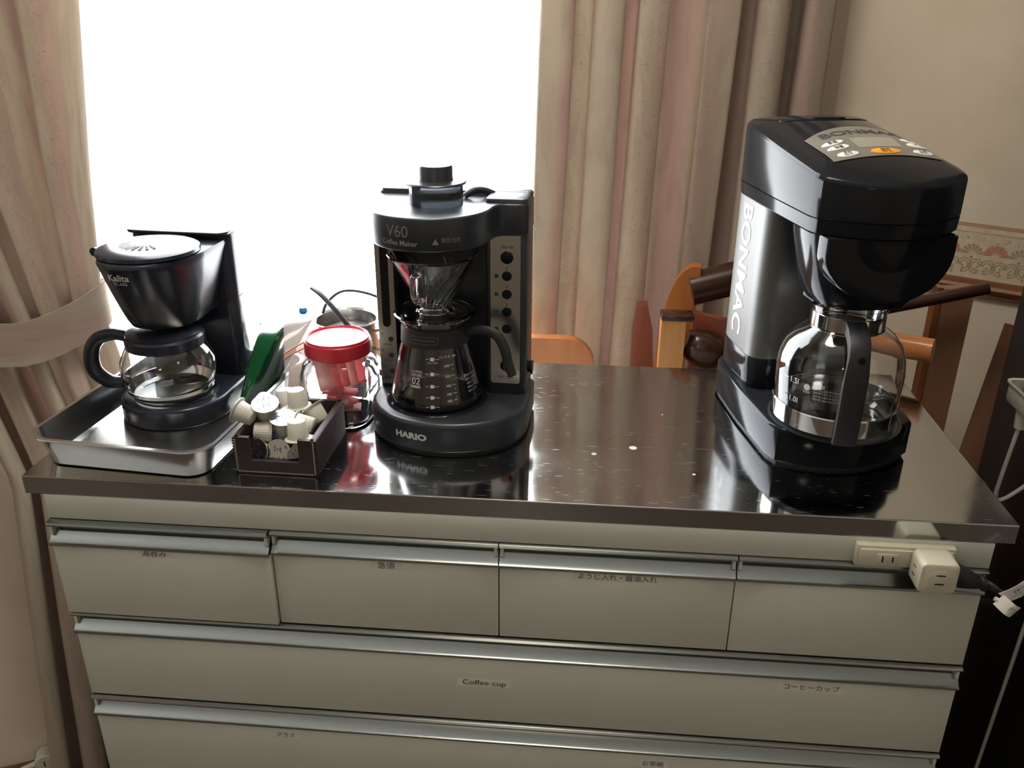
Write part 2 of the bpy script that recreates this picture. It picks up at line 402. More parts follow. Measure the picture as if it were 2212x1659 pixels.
poly = [Vector((p.x, p.y, 0)) + (Vector((p.x, p.y, 0)) - Vector((.2, -1.3, 0))).normalized()*.14 for p in poly]
mb = MB(); mb.prism([(p.x, p.y) for p in poly], FZ - .1, FZ); struct(mb.build('floor', 'floor_wood', smooth=0))
mb = MB(); mb.prism([(p.x, p.y) for p in poly], CZ, CZ + .1); struct(mb.build('ceiling', 'ceiling_white', smooth=0))
# window, then the second one out of view, added to light the room
fw_ = .045
for k, W_ in enumerate(WINS):
    win = MB()
    for a in ((W_[0], W_[0] + fw_, W_[2], W_[3]), (W_[1] - fw_, W_[1], W_[2], W_[3]), (W_[0], W_[1], W_[2], W_[2] + fw_), (W_[0], W_[1], W_[3] - fw_, W_[3])):
        wallbox(win, a[0], a[1], -.01, -.06, a[2], a[3])
    wo = struct(win.build('window_%d' % (k + 1), 'window_frame', smooth=0))
    pn = MB(); wallbox(pn, W_[0] + .02, W_[1] - .02, -.033, -.037, W_[2] + .02, W_[3] - .02); pn.build('pane', 'window_pane', wo, smooth=0)
# baseboards
mb = MB(); wallbox(mb, -2.2, L_, .012, 0, FZ, FZ + .03); struct(mb.build('baseboard_back', 'wood_brown', smooth=0))
mb = MB(); wallbox(mb, 0, 1.6, .012, 0, FZ, FZ + .06, sidept); struct(mb.build('baseboard_right', 'wood_brown', smooth=0))
# dado rail: half-round moulding along the side wall
mb = MB(); prof = [(0, .0), (.008, .001), (.013, .006), (.012, .010), (.019, .016), (.021, .022), (.018, .028), (.010, .031), (.009, .034), (0, .036)]
mb.loft([[tuple(sidept(s, o, z)) for o, z in prof] for s in (0.0, 1.6)]); struct(mb.build('trim_1', 'wood_rail'))
# wallpaper border above the rail
mb = MB(); wallbox(mb, 0, 1.6, .0012, 0, .036, .142, sidept); bo = struct(mb.build('trim_2', 'frieze_cream', smooth=0))
mb = MB(); wallbox(mb, 0, 1.6, .0016, 0, .140, .147, sidept, 0); wallbox(mb, 0, 1.6, .0016, 0, .1285, .1297, sidept, 0); mb.build('border_stripe', 'frieze_tan', bo, smooth=0)
pk, gn = MB(), MB()
def petal(mb, s, z, ang, r0, r1, wd, k):
    fn = lambda x, y: tuple(sidept(s + x, .0015 + .00005*k, z + y)); c, d = math.cos(ang), math.sin(ang)
    pts = [(r0, 0), ((r0*.6 + r1*.4), wd*.62), (r1*.93, wd), (r1, 0), (r1*.93, -wd), ((r0*.6 + r1*.4), -wd*.62)]
    mb.add([fn(x*c - y*d, x*d + y*c) for x, y in pts], [[0, 1, 2, 3, 4, 5]])
for i in range(30):
    s = .012 + i*.043
    red = i % 2 == 0; z0 = .086
    for k in range(7):
        a = math.radians(12 + 26*k); petal(pk if red else gn, s, z0, a, .005, .023 if red else .021, .0042 if red else .0032, k)
    if not red: petal(pk, s, z0 - .008, PI/2, -.004, .004, .003, 8)
    for sg in (-1, 1):      # scrolls under the fans
        for rr in (.014, .0085):
            pts = []
            n = 14
            for q in range(n + 1):
                a = PI*1.6*q/n; pts.append((s + .0215*sg*.5 + sg*rr*math.cos(a)*.9, .062 + rr*math.sin(a)))
            for (x0, y0), (x1, y1) in zip(pts, pts[1:]):
                dx, dy = x1 - x0, y1 - y0; l = math.hypot(dx, dy); nx, ny = -dy/l*.0012, dx/l*.0012
                gn.add([tuple(sidept(x, .0014, y)) for x, y in ((x0 - nx, y0 - ny), (x1 - nx, y1 - ny), (x1 + nx, y1 + ny), (x0 + nx, y0 + ny))], [[0, 1, 2, 3]])
        for q in range(3): petal(gn, s + sg*.013, .047 + .006*q, random.uniform(0, 6), -.004, .005, .002, q)
    for q in range(4): petal(gn, s + random.uniform(-.02, .02), random.uniform(.112, .122), random.uniform(0, 6), -.003, .004, .0012, q)
pk.build('printed_petals', 'frieze_pink', bo, smooth=0, recalc=False); gn.build('printed_scrolls', 'frieze_green', bo, smooth=0, recalc=False)

# ------------------------------------------------------------------ curtains
def curtain(name, label, tl, tr, z0, z1, folds, amp, off, cloth, seed, shift=0.0, ns=260, nz=70):
    rnd = random.Random(seed); jit = [rnd.uniform(-.35, .35) for _ in range(40)]; ja = [rnd.uniform(.55, 1.15) for _ in range(40)]
    vs, fs, uv = [], [], []
    for j in range(nz + 1):
        z = z0 + (z1 - z0)*j/nz; a_, b_ = lerp(tl, z), lerp(tr, z); A = lerp(amp, z); o_ = lerp(off, z)
        for i in range(ns + 1):
            s = i/ns; q = s*folds; k = int(q); fr = q - k
            j0, j1 = jit[k % 40], jit[(k + 1) % 40]; sm = fr*fr*(3 - 2*fr); ph = 2*PI*(q + j0*(1 - sm) + j1*sm)
            aa = A*(ja[k % 40]*(1 - sm) + ja[(k + 1) % 40]*sm)
            t = a_ + (b_ - a_)*s - .30*(b_ - a_)/folds*math.sin(2*ph)*.5
            d = o_ + aa*math.sin(ph) + .004*math.sin(ph*2.3 + z*5)
            p = wallpt(t, d, z); vs.append(tuple(p)); uv.append((s*cloth + shift, z))
    n = ns + 1
    for j in range(nz):
        for i in range(ns): fs.append([j*n + i, j*n + i + 1, (j + 1)*n + i + 1, (j + 1)*n + i])
    me = bpy.data.meshes.new(name); me.from_pydata(vs, [], fs); me.materials.append(MATS['curtain_cloth'])
    ul = me.uv_layers.new(name='UVMap')
    for l in me.loops: ul.data[l.index].uv = uv[l.vertex_index]
    me.polygons.foreach_set('use_smooth', [True]*len(me.polygons))
    o = bpy.data.objects.new(name, me); COL.objects.link(o); o.location.z = H
    sm_ = o.modifiers.new('thickness', 'SOLIDIFY'); sm_.thickness = .0012
    return tag(o, label, 'curtain')
ct = curtain('curtain', 'striped beige and pink curtain gathered by a cloth tieback beside the stainless tray',
             [(-.9, .02), (-.5, .055), (-.2, .085), (-.06, .06), (.08, .04), (.3, -.06), (.55, -.15), (1.3, -.28)],
             [(-.9, .33), (-.3, .315), (-.08, .300), (.08, .275), (.3, .29), (.55, .315), (1.3, .36)],
             FZ + .006, 1.30, 4.6, [(-.9, .034), (-.1, .030), (.08, .022), (.25, .030), (1.3, .042)], [(-.9, .075), (1.3, .075)], .95, 3, .07)
curtain('curtain', 'wide beige and pink striped curtain hanging behind the wooden chairs',
        [(-.9, .985), (-.05, 1.022), (.55, 1.04), (1.3, 1.06)], [(-.9, 1.60), (-.05, 1.60), (.55, 1.615), (1.3, 1.62)],
        FZ + .006, 1.30, 5.3, [(-.9, .040), (.5, .039), (1.3, .042)], [(-.9, .062), (1.3, .062)], .95, 11, .164)
# tieback: a cloth band round the gathered curtain
mb = MB(); rings = []
NB = 48
def band_ring(u, grow):
    pass
prof_pts = []
for i in range(NB):
    a = 2*PI*i/NB; t = .155 + .135*math.cos(a); o = .075 + .050*math.sin(a)*(1 if abs(math.sin(a)) > .0 else 1)
    zc = .055 + (.040 if math.cos(a) > 0 else .0)*(math.cos(a)**2)*(1) - .010*max(0, math.sin(a))*max(0, .6 - abs(math.cos(a)))
    prof_pts.append((t, o, zc))
outer0 = [tuple(wallpt(t, o, z - .036)) for t, o, z in prof_pts]; outer1 = [tuple(wallpt(t, o, z + .036)) for t, o, z in prof_pts]
inn = [(.155 + (t - .155)*.985, .075 + (o - .075)*.96, z) for t, o, z in prof_pts]
inner0 = [tuple(wallpt(t, o, z - .036)) for t, o, z in inn]; inner1 = [tuple(wallpt(t, o, z + .036)) for t, o, z in inn]
mb.loft([outer0, outer1, inner1, inner0], loop=True)
tb = mb.build('tieback', 'curtain_cloth', ct)
tb.location.z = 0
ul = tb.data.uv_layers.new(name='UVMap')
for l in tb.data.loops:
    v = tb.data.vertices[l.vertex_index].co; ul.data[l.index].uv = (v.z*1.0 + .60, (v - WA).dot(WD)*1.0)
mb = MB(); wallbox(mb, -.35, 1.66, .10, .07, 1.29, 1.315); wallbox(mb, -.30, -.28, .07, 0, 1.29, 1.31); wallbox(mb, 1.60, 1.62, .07, 0, 1.29, 1.31)
struct(mb.build('trim_3', 'wood_brown', smooth=0))

# ================================================================== COUNTER
mb = MB(); mb.box(0, 1.2, 0, .44, -.0252, 0, .0012)
wt = mb.build('steel_worktop', 'worktop_steel', smooth=0); wt.location.z = H
tag(wt, 'scratched mirror-like stainless steel worktop carrying the coffee makers', 'worktop')
cab = thing('drawer_cabinet', 'white drawer cabinet with full-width aluminium pull strips under the steel worktop', 'cabinet', (0, 0, -H))
X0, X1 = .0238, 1.178
mb = MB(); mb.box(X0, X1, .020, .43, .06, H - .0252); mb.box(X0 + .02, X1 - .02, .06, .41, 0, .06); mb.build('carcass', 'white_lam', cab, smooth=0)
mb = MB(); mb.box(X0, X1, 0, .0198, H - .0598, H - .0252, .0006); mb.build('top_rail', 'white_lam', cab)
HP = [(.012, 0), (-.001, 0), (-.0038, -.0012), (-.0052, -.0035), (-.0038, -.0058), (-.0008, -.0070), (.0075, -.0082), (.0095, -.010), (.0095, -.0150),
      (.0062, -.0165), (.0052, -.0178), (-.0040, -.0285), (-.0068, -.0295), (-.0072, -.0318), (-.0058, -.0338), (-.0008, -.0342), (.012, -.0342)]
def label_mesh(body, size, wd, ht, dx, dz, x, z, sxx=1.0, bold=0.0):
    mb = MB(); fn = lambda u, v: (x + u, -.00025, z + v)
    mb.loft([[(x + px_*wd/2, yy, z + pz*ht/2) for px_, pz in ((-1, -1), (1, -1), (1, 1), (-1, 1))] for yy in (-.0002, .0003)], m=0)
    put_text(mb, body, size, lambda u, v: (x + u + dx, -.00045, z + v + dz), 1, sx=sxx, bold=bold); return mb
def drawer(x0, x1, zt, zb, labels=(), dy=0):
    x0 += .0008; x1 -= .0008
    zf = zt - .0342
    d = MB(); d.box(x0, x1, dy, dy + .0192, H + zb, H + zf, .0005)
    for xa, xb in ((x0 + .001, x0 + .005), (x1 - .005, x1 - .001)):
        d.loft([[(xx, dy + y, H + zt + z) for y, z in ((-.0005, -.0065), (-.0005, -.020), (.0188, -.0341), (.0188, -.0065))] for xx in (xa, xb)])
    do = d.build('drawer', 'white_lam', cab)
    h = MB(); h.loft([[(xx, y + dy, H + zt + z) for y, z in HP] for xx in (x0, x1)]); h.build('pull_strip', 'alu', do, smooth=30)
    for (b, s, wd, ht, x, z, sxx) in labels:
        l = label_mesh(b, s, wd, ht, 0, 0, x, H + z, sxx); lo = l.build('name_label', ['paper_label', 'dark_print'], do, smooth=0, recalc=False); lo.location.y = dy
PW = (X1 - X0)/4
drawer(X0, X0 + PW, -.0605, -.2030, [('湯呑み', .0112, .043, .0105, .159, -.1022, 1.0)], -.006)
drawer(X0 + PW, X0 + 2*PW, -.0605, -.2030, [('急須', .0112, .040, .0105, .4585, -.1045, 1.0)])
drawer(X0 + 2*PW, X0 + 3*PW, -.0605, -.2030, [('ようじ入れ・醤油入れ', .0098, .108, .012, .747, -.1030, 1.0)])
drawer(X0 + 3*PW, X1, -.0605, -.2030)
drawer(X0, X1, -.2050, -.3475, [('Coffee cup', .0118, .072, .0125, .581, -.2826, 1.12), ('コーヒーカップ', .0102, .084, .0125, 1.001, -.2552, 1.0)])
drawer(X0, X1, -.3495, -.4925, [('グラス', .0092, .042, .010, .299, -.4005, 1.0), ('お茶碗', .0100, .044, .0115, .811, -.4045, 1.0)])
drawer(X0, X1, -.4945, -.6400); drawer(X0, X1, -.6420, -.8150)

# outlet bar on the rail, adapter, plug
ob = thing('outlet_bar', 'ivory twin power outlet bar fixed to the white rail of the drawer cabinet', 'outlet', (1.076, 0, -.0585))
mb = MB(); mb.box(-.055, .057, -.010, .0004, .0, .0285, .0015); mb.box(-.051, .053, -.0125, -.009, .002, .0245, .0012); mb.build('housing', 'ivory', ob)
for cx in (-.020, .026):
    mb = MB(); mb.box(cx - .012, cx + .012, -.0135, -.012, .006, .0195, .0006); so = mb.build('socket', 'ivory', ob)
    mb = MB()
    for sx_, hh in ((-.0055, .0042), (.0060, .0035)): mb.box(cx + sx_ - .0009, cx + sx_ + .0009, -.01375, -.0130, .0127 - hh, .0127 + hh)
    mb.build('slot', 'slot_dark', so, smooth=0)
ad = thing('plug_adapter', 'chunky ivory three-way plug adapter pushed into the outlet bar', 'adapter', (1.1045, -.0135, -.0465))
mb = MB(); o_ = rrect(-.0235, .0195, -.0205, .0205, .006, 4)
mb.xf = Matrix.Rotation(PI/2, 4, 'X')           # prism z runs towards the viewer (-y)
mb.prism(rrect(-.0235, .0195, -.020, .020, .007, 4), 0, .034, .004); mb.build('body', 'ivory', ad)
mb = MB(); mb.xf = Matrix.Rotation(PI/2, 4, 'X'); mb.prism(circle(.0125, 28, (-.0015, 0)), .0330, .0345, .0008); fc = mb.build('socket_face', 'ivory', ad)
mb = MB(); fr_ = lambda x, z: (x, -.0347, z)
rect(mb, -.006, .004, .0048, .0066, fr_); rect(mb, -.006, .004, -.0066, -.0048, fr_); mb.build('slot', 'slot_dark', fc, smooth=0, recalc=False)
mb = MB(); sd = lambda y, z: (-.02365, y, z)
rect(mb, -.020, -.012, .0045, .0063, sd); rect(mb, -.020, -.012, -.0063, -.0045, sd); mb.build('side_slot', 'slot_dark', ad, smooth=0, recalc=False)
pg = thing('black_plug', 'black moulded power plug with a ribbed cord and paper tag in the adapter', 'plug', (1.124, -.030, -.050))
mb = MB(); rings = []
for x, ry, rz, dz in ((0, .0105, .0125, 0), (.006, .0115, .0135, -.001), (.02, .0095, .0105, -.005), (.031, .0065, .0068, -.0085), (.033, .0085, .0088, -.009), (.037, .0085, .0086, -.0102), (.038, .0055, .0055, -.0105)):
    rings.append([(x, ry*c, dz + rz*s) for c, s in ((math.copysign(abs(math.cos(a))**.7, math.cos(a)), math.copysign(abs(math.sin(a))**.7, math.sin(a))) for a in (2*PI*i/20 for i in range(20)))])
mb.loft(rings); mb.build('plug_body', 'black_matte', pg)
mb = MB(); rings = []
for k in range(15):
    q = k/14; rr = (.0062 - .0018*q)*(1 if k % 2 else .80); cx, cz = .038 + .018*q, -.0105 - .0055*q - .004*q*q
    rings.append([(cx, rr*math.cos(a), cz + rr*math.sin(a)) for a in (2*PI*i/14 for i in range(14))])
mb.loft(rings); mb.build('strain_relief', 'black_matte', pg, smooth=20)
mb = MB(); mb.tube([(.055, 0, -.0195), (.064, .002, -.024), (.078, .02, -.045), (.080, .09, -.10), (.079, .20, -.16), (.078, .35, -.10), (.078, .47, -.02), (.052, .48, .030), (.02, .475, .052)], .0032, 8); mb.build('cord', 'grey_cord', pg)
mb = MB()
tg = [(.052, -.006, -.028), (.060, -.010, -.016), (.071, -.012, .003), (.079, -.013, .012)]
dirs = Vector((.55, 0, -.6)).normalized()
def tag_strip(c0, c1, wd, bend, n=8):
    rows = []
    for k in range(n + 1):
        q = k/n; c = Vector(c0).lerp(Vector(c1), q) + Vector((0, -bend*math.sin(PI*q), 0)); d = (Vector(c1) - Vector(c0)).normalized(); s_ = d.cross(Vector((0, 1, 0))).normalized()
        rows.append([tuple(c - s_*wd/2), tuple(c + s_*wd/2), tuple(c + s_*wd/2 + Vector((0, .0005, 0))), tuple(c - s_*wd/2 + Vector((0, .0005, 0)))])
    return rows
mb.loft(tag_strip((.057, -.008, -.0225), (.083, -.012, .006), .0165, .003)); mb.loft(tag_strip((.052, -.009, -.024), (.070, -.016, -.036), .0165, .006))
mb.tube([(.049, -.0065, -.025), (.056, -.0085, -.028)], .0028, 10, smooth=0)
to = mb.build('paper_tag', 'paper_label', pg)
mb = MB()
d_ = (Vector((.083, 0, .006)) - Vector((.057, 0, -.0225))).normalized(); s_ = Vector((-d_.z, 0, d_.x))
for i, b in enumerate(('定格15A', 'コンセントを', 'ください')):
    c = Vector((.071, -.0160, -.0070)) + s_*(.0045 - .0045*i)
    put_text(mb, b, .0042, lambda u, v, c=c: tuple(c + d_*u + s_*v), 0, bold=.00004)
for i, b in enumerate(('15A', 'トを', 'さい')):
    c = Vector((.062, -.0200, -.0290)) + Vector((.0042*i, -.001*i, -.0022*i)); put_text(mb, b, .0046, lambda u, v, c=c: tuple(c + d_*u*.8 + s_*v), 0)
mb.build('tag_print', 'dark_print', to, smooth=0, recalc=False)

# ================================================================== STAINLESS TRAY
TR = thing('stainless_tray', 'rectangular stainless steel tray with rounded corners under the small black coffee maker', 'tray', (.1335, .178, 0), -5)
mb = MB(); w_, d_2, hh = .125, .170, .042
def ring(o, z, r): return [(x, y, z) for x, y in rrect(-w_ + o, w_ - o, -d_2 + o, d_2 - o, r, 8)]
mb.loft([ring(.020, .0, .022), ring(.0145, .0022, .027), ring(.0055, .036, .033), ring(.0040, .0405, .034), ring(0, .0405, .036), ring(-.0008, .0415, .0365), ring(.0, .0430, .036),
         ring(.0052, .0430, .034), ring(.0068, .036, .032), ring(.0158, .0036, .026), ring(.0215, .0014, .021)])
mb.build('tray_pan', 'steel_tray', TR)

# ================================================================== SMALL COFFEE MAKER (in the tray)
KX, KY, KR = .114, .212, -3
KL = thing('coffee_maker', 'small black drip coffee maker with a tapered filter basket standing in the steel tray', 'coffee maker', (KX, KY, .0012), KR)
mb = MB()
bo_ = [(.077*math.cos(a), .076*math.sin(a) - .004) for a in (PI + PI*i/24 for i in range(25))] + [(.077, .03), (.076, .086), (.066, .099), (-.066, .099), (-.076, .086), (-.077, .03)]
mb.prism(bo_, 0, .030, .006, b0=.003, steps=3); mb.build('base', 'black_kalita', KL)
mb = MB(); mb.lathe([(.0, .0295), (.058, .0295), (.058, .0310), (.056, .0318), (0, .0318)], 40, c=(0, -.006)); mb.build('warming_plate', 'black_satin', KL)
mb = MB(); mb.prism(rrect(-.074, .074, .0585, .0985, .014, 5), .026, .2440, .004, steps=3); mb.build('water_tank', 'black_kalita', KL)
mb = MB(); mb.prism(rrect(-.0745, .0745, .0580, .0990, .014, 5), .150, .1506, 0); mb.build('tank_seam', 'black_matte', KL)
# filter basket: tapers from a wide prow at the top to a small round foot
mb = MB(); rings = []
for q in [i/12 for i in range(13)]:
    z = .1385 + (.2330 - .1385)*q; e = q**.85; hw = .047 + (.069 - .047)*e; yf = .050 + (.094 - .050)*e; rg = []
    for i in range(33):
        a = PI + PI*i/32; pw = .82 + .10*(1 - q); cx = math.cos(a); sy = math.sin(a)
        rg.append((hw*math.copysign(abs(cx)**pw, cx), -.000 + yf*math.copysign(abs(sy)**(1.0 + .25*q), sy), z))
    rg += [(hw, .066, z), (-hw, .066, z)]
    rings.append(rg)
last = rings[-1]
rings.append([(x*.985, y*.985, .2365) for x, y, z in last]); rings.append([(x*.95, y*.95, .2380) for x, y, z in last])
mb.loft(rings); mb.build('filter_basket', 'black_kalita', KL)
mb = MB(); mb.lathe([(0, .2375), (.0635, .2375), (.0665, .2395), (.0655, .2440), (.060, .2465), (.045, .2478), (0, .2485)], 44, c=(.0, -.020))
lid = mb.build('lid', 'black_kalita', KL)
mb = MB()
for k in range(9):
    a = math.radians(20 + k*17.5 + 180 - 20); c, s = math.cos(a), math.sin(a)
    mb.add([(-.003 + r*c - o*s, -.020 + r*s + o*c, .2488) for r, o in ((.012, -.0012), (.034, -.0022), (.034, .0022), (.012, .0012))], [[0, 1, 2, 3]])
mb.build('vent_slot', 'slot_dark', lid, smooth=0, recalc=False)
mb = MB(); mb.prism(rrect(-.075, .075, .048, .0995, .014, 5), .2435, .2490, .0025); mb.build('tank_lid', 'black_kalita', KL)
mb = MB(); mb.xf = Matrix.Translation((-.0690, -.028, .2385)) @ Matrix.Rotation(PI/2, 4, 'X'); mb.lathe([(0, -.008), (.006, -.008), (.006, .008), (0, .008)], 16); mb.build('hinge', 'black_kalita', KL)
# lettering on the basket front
def basket_pt(u, v, hgt=.205):
    z = hgt + v; q = min(1, max(0, (z - .1385)/(.2330 - .1385))); e = q**.85; hw = .047 + .022*e; yf = .050 + .044*e; pw = .82 + .10*(1 - q)
    x = u; c = min(.999, abs(x)/hw)**(1/pw); sn = math.sqrt(1 - c*c)
    return (x, -yf*sn**(1.0 + .25*q) - .0006, z)
mb = MB(); put_text(mb, 'Kalita', .0135, lambda u, v: basket_pt(u - .008, v, .2205), 0, shear=.25, bold=.0003); put_text(mb, 'EC-650', .0066, lambda u, v: basket_pt(u - .007, v, .2120), 0)
mb.build('logo_print', 'white_print', KL, smooth=0, recalc=False)
# carafe
KC = thing('glass_carafe', 'squat glass carafe with black lid and looped handle on the small black coffee maker', 'carafe', (KX - .003, KY - .011, .0330), KR - 76)
mb = MB(); po_ = [(.0, .0), (.046, .0), (.054, .004), (.0625, .020), (.0655, .036), (.0640, .052), (.0560, .068), (.0500, .076), (.0500, .084)]
pi_ = [(max(r - .0018, 0), z + (.0018 if k < 2 else 0)) for k, (r, z) in enumerate(po_)][::-1]
mb.lathe(po_ + [(.0490, .0845)] + pi_, 48); mb.build('glass_bowl', 'glass', KC)
mb = MB(); mb.lathe([(.0548, .004), (.0592, .0100), (.0600, .0102), (.0606, .0155), (.0590, .0157), (.0530, .0045)], 48, loop=True); mb.build('steel_band', 'steel_mirror', KC)
mb = MB(); mb.lathe([(.0500, .073), (.0535, .073), (.0540, .086), (.0515, .089), (.0500, .089)], 44, loop=True); mb.lathe([(0, .086), (.051, .086), (.051, .092), (.040, .098), (.012, .100), (0, .100)], 44)
mb.build('lid', 'black_kalita', KC)
mb = MB(); mb.tube([(0, -.048, .083), (0, -.066, .088), (0, -.088, .083), (0, -.101, .066), (0, -.104, .042), (0, -.096, .026), (0, -.080, .0165), (0, -.058, .0165)], [.008, .0085, .0095, .0105, .011, .0105, .0095, .007], 12, flat=.95)
mb.build('handle', 'black_kalita', KC)
mb = MB()
def kcar(u, v, z0, a0):
    z = z0 + v; r = lerp([(p[1], p[0]) for p in po_[2:]], z) + .0003; a = a0 + u/.062; return (r*math.cos(a), r*math.sin(a), z)
for i, t_ in enumerate(('5', '4', '3', '2')): put_text(mb, t_ + ' -', .007, lambda u, v, i=i: kcar(u, v, .050 - .008*i, math.radians(-62)), 0)
mb.build('scale_print', 'grey_print', KC, smooth=0, recalc=False)

# ================================================================== CREAMER BOX
BX = thing('creamer_box', 'dark brown leatherette box with notched front and pale stitching holding creamer cups', 'box', (.3185, .0955, 0), -1)
hw, hd, ht, th = .0515, .062, .0500, .0055
mb = MB(); mb.box(-hw, hw, -hd, hd, 0, .003); mb.build('bottom', 'brown_leather', BX, smooth=0)
mb = MB(); out = [(-hw, 0), (hw, 0), (hw, ht), (.0305, ht), (.0305, .018), (-.0320, .018), (-.0320, ht), (-hw, ht)]
mb.loft([[(x, y, z) for x, z in out] for y in (-hd, -hd + th)]); mb.build('front_panel', 'brown_leather', BX, smooth=0)
mb = MB(); mb.box(-hw, hw, hd - th, hd, 0, ht); mb.build('back_panel', 'brown_leather', BX, smooth=0)
for sg in (-1, 1):
    mb = MB(); prof = []
    n = 13
    for k in range(n*6 + 1):
        z = ht*k/(n*6); prof.append((sg*(hw - .001 + .0036*abs(math.sin(PI*z/ht*n))), z))
    prof += [(sg*(hw - th), ht), (sg*(hw - th), 0)]
    mb.loft([[(x, y, z) for x, z in prof] for y in (-hd + .0006, hd)]); mb.build('side_panel', 'brown_leather', BX, smooth=50)
mb = MB()
def stitch(p, q):
    L0 = (Vector(q) - Vector(p)).length; n = int(L0/.0024)
    for k in range(n):
        c = Vector(p).lerp(Vector(q), (k + .5)/n); mb.box(c.x - .0007, c.x + .0007, c.y - .0005, c.y + .0002, c.z - .0007, c.z + .0007)
stitch((-hw + .002, -hd, .0025), (hw - .002, -hd, .0025)); stitch((-hw + .0015, -hd, .003), (-hw + .0015, -hd, ht - .002)); stitch((hw - .0015, -hd, .003), (hw - .0015, -hd, ht - .002))
mb.build('stitching', 'thread', BX, smooth=0)['kind'] = 'stuff'

# creamer cups
def cup_meshes():
    mb = MB(); prof = [(0, 0), (.0100, 0), (.0112, .0012), (.0132, .0205), (.0134, .0222), (.0160, .0226), (.0172, .0234), (.0172, .0240), (.0128, .0240), (0, .0238)]
    def fn(k, a, r): return r*(1 + (.020*math.cos(a*26) if 2 <= k <= 3 else 0))
    mb.lathe(prof, 104, fn=fn)
    # the tongue used to peel the lid
    mb.loft([[(.0140, -.0095, z), (.0215, -.0035, z), (.0222, 0, z), (.0215, .0035, z), (.0140, .0095, z)] for z in (.0228, .0240)])
    body = mb.build('cup', 'cup_white', smooth=50)
    mb = MB(); out = [(.0171*math.cos(a), .0171*math.sin(a)) for a in (math.radians(38) + math.radians(284)*i/40 for i in range(41))] + [(.0212, -.0036), (.0219, 0), (.0212, .0036)]
    mb.prism(out, .02395, .0244)
    def crinkle(u, v): return (u, v, .02455)
    rnd = random.Random(2)
    for k in range(16):
        a, r = rnd.uniform(0, 6.28), rnd.uniform(.002, .013); put = rnd.uniform(-.5, .5)
        c, s = math.cos(put), math.sin(put); x, y = r*math.cos(a), r*math.sin(a)
        mb.add([(x + u*c - v*s, y + u*s + v*c, .02452) for u, v in ((-.0028, 0), (0, .0009), (.0026, .0002), (0, -.0007))], [[0, 1, 2, 3]], 1)
    foil = mb.build('foil_lid', ['foil', 'foil_blue'], smooth=20)
    return body, foil
N0, L0_ = nodes(MATS['foil']); tcx = N0.new('ShaderNodeTexCoord'); nzx = N0.new('ShaderNodeTexNoise'); nzx.inputs['Scale'].default_value = 130; nzx.inputs['Detail'].default_value = 3
bpx = N0.new('ShaderNodeBump'); bpx.inputs['Strength'].default_value = .35; bpx.inputs['Distance'].default_value = .002
L0_.new(tcx.outputs['Object'], nzx.inputs['Vector']); L0_.new(nzx.outputs['Fac'], bpx.inputs['Height']); L0_.new(bpx.outputs[0], N0['Principled BSDF'].inputs['Normal'])
cb, cf = cup_meshes()
CUPS = [  # centre (counter coordinates), axis from base to lid, spin, label
    ((0.3017, 0.1342, 0.0600), (0.144, -0.144, -0.979), 1.00, 'white creamer cup upside down at the back of the creamer box beside the clear bag'),
    ((0.3238, 0.1138, 0.0701), (0.080, -0.024, -0.996), 2.59, 'topmost white creamer cup upside down in the middle of the heap'),
    ((0.2924, 0.0843, 0.0644), (0.087, -0.317, 0.945), 2.01, 'upright creamer cup showing its silver foil lid on the heap'),
    ((0.2691, 0.0730, 0.0640), (-0.917, 0.147, 0.371), 0.38, 'creamer cup lying over the left wall of the box with its rim outwards'),
    ((0.3170, 0.1054, 0.0436), (0.206, -0.315, -0.927), 3.09, 'creamer cup upside down and tilted below the topmost cup'),
    ((0.3492, 0.1105, 0.0483), (-0.632, 0.275, 0.724), 0.93, 'tilted creamer cup leaning on the corrugated wall next to the glass jar'),
    ((0.3177, 0.0738, 0.0496), (0.079, -0.196, 0.977), 0.26, 'upright creamer cup sunk in the middle of the box above the notch'),
    ((0.3424, 0.0827, 0.0467), (-0.988, 0.008, 0.155), 2.28, 'creamer cup lying on its side by the corrugated wall'),
    ((0.2920, 0.0704, 0.0407), (0.984, 0.160, -0.074), 1.24, 'creamer cup lying behind the notch with its base outwards'),
    ((0.3172, 0.0591, 0.0195), (-0.067, -0.940, 0.334), -1.66, 'foil lid of a creamer cup facing out through the notch'),
    ((0.3435, 0.0570, 0.0201), (0.247, -0.967, 0.058), 1.65, 'foil lid with blue print facing out at the end of the notch'),
    ((0.3413, 0.0563, 0.0531), (0.053, -0.089, -0.995), -0.03, 'creamer cup upside down tucked behind the front post of the box'),
    ((0.2879, 0.1079, 0.0465), (-0.309, 0.268, 0.913), -3.06, 'upright creamer cup half hidden behind the cup with the shiny lid'),
    ((0.2945, 0.0613, 0.0164), (-0.490, -0.796, 0.356), 2.32, 'foil lid of a creamer cup glinting low in the corner of the notch'),
    ((0.2900, 0.1281, 0.0230), (0.971, 0.108, 0.215), 0.40, 'creamer cup lying at the bottom of the box under the cup beside the clear bag'),
    ((0.3337, 0.1306, 0.0237), (-0.961, 0.258, 0.097), 1.42, 'creamer cup lying at the bottom of the box along its back wall'),
    ((0.2920, 0.0966, 0.0185), (0.218, -0.961, 0.169), 2.43, 'creamer cup lying at the bottom of the box under the shiny lid'),
    ((0.3281, 0.0927, 0.0198), (0.064, 0.214, -0.975), -2.87, 'creamer cup upside down at the bottom of the box under the topmost cup')]
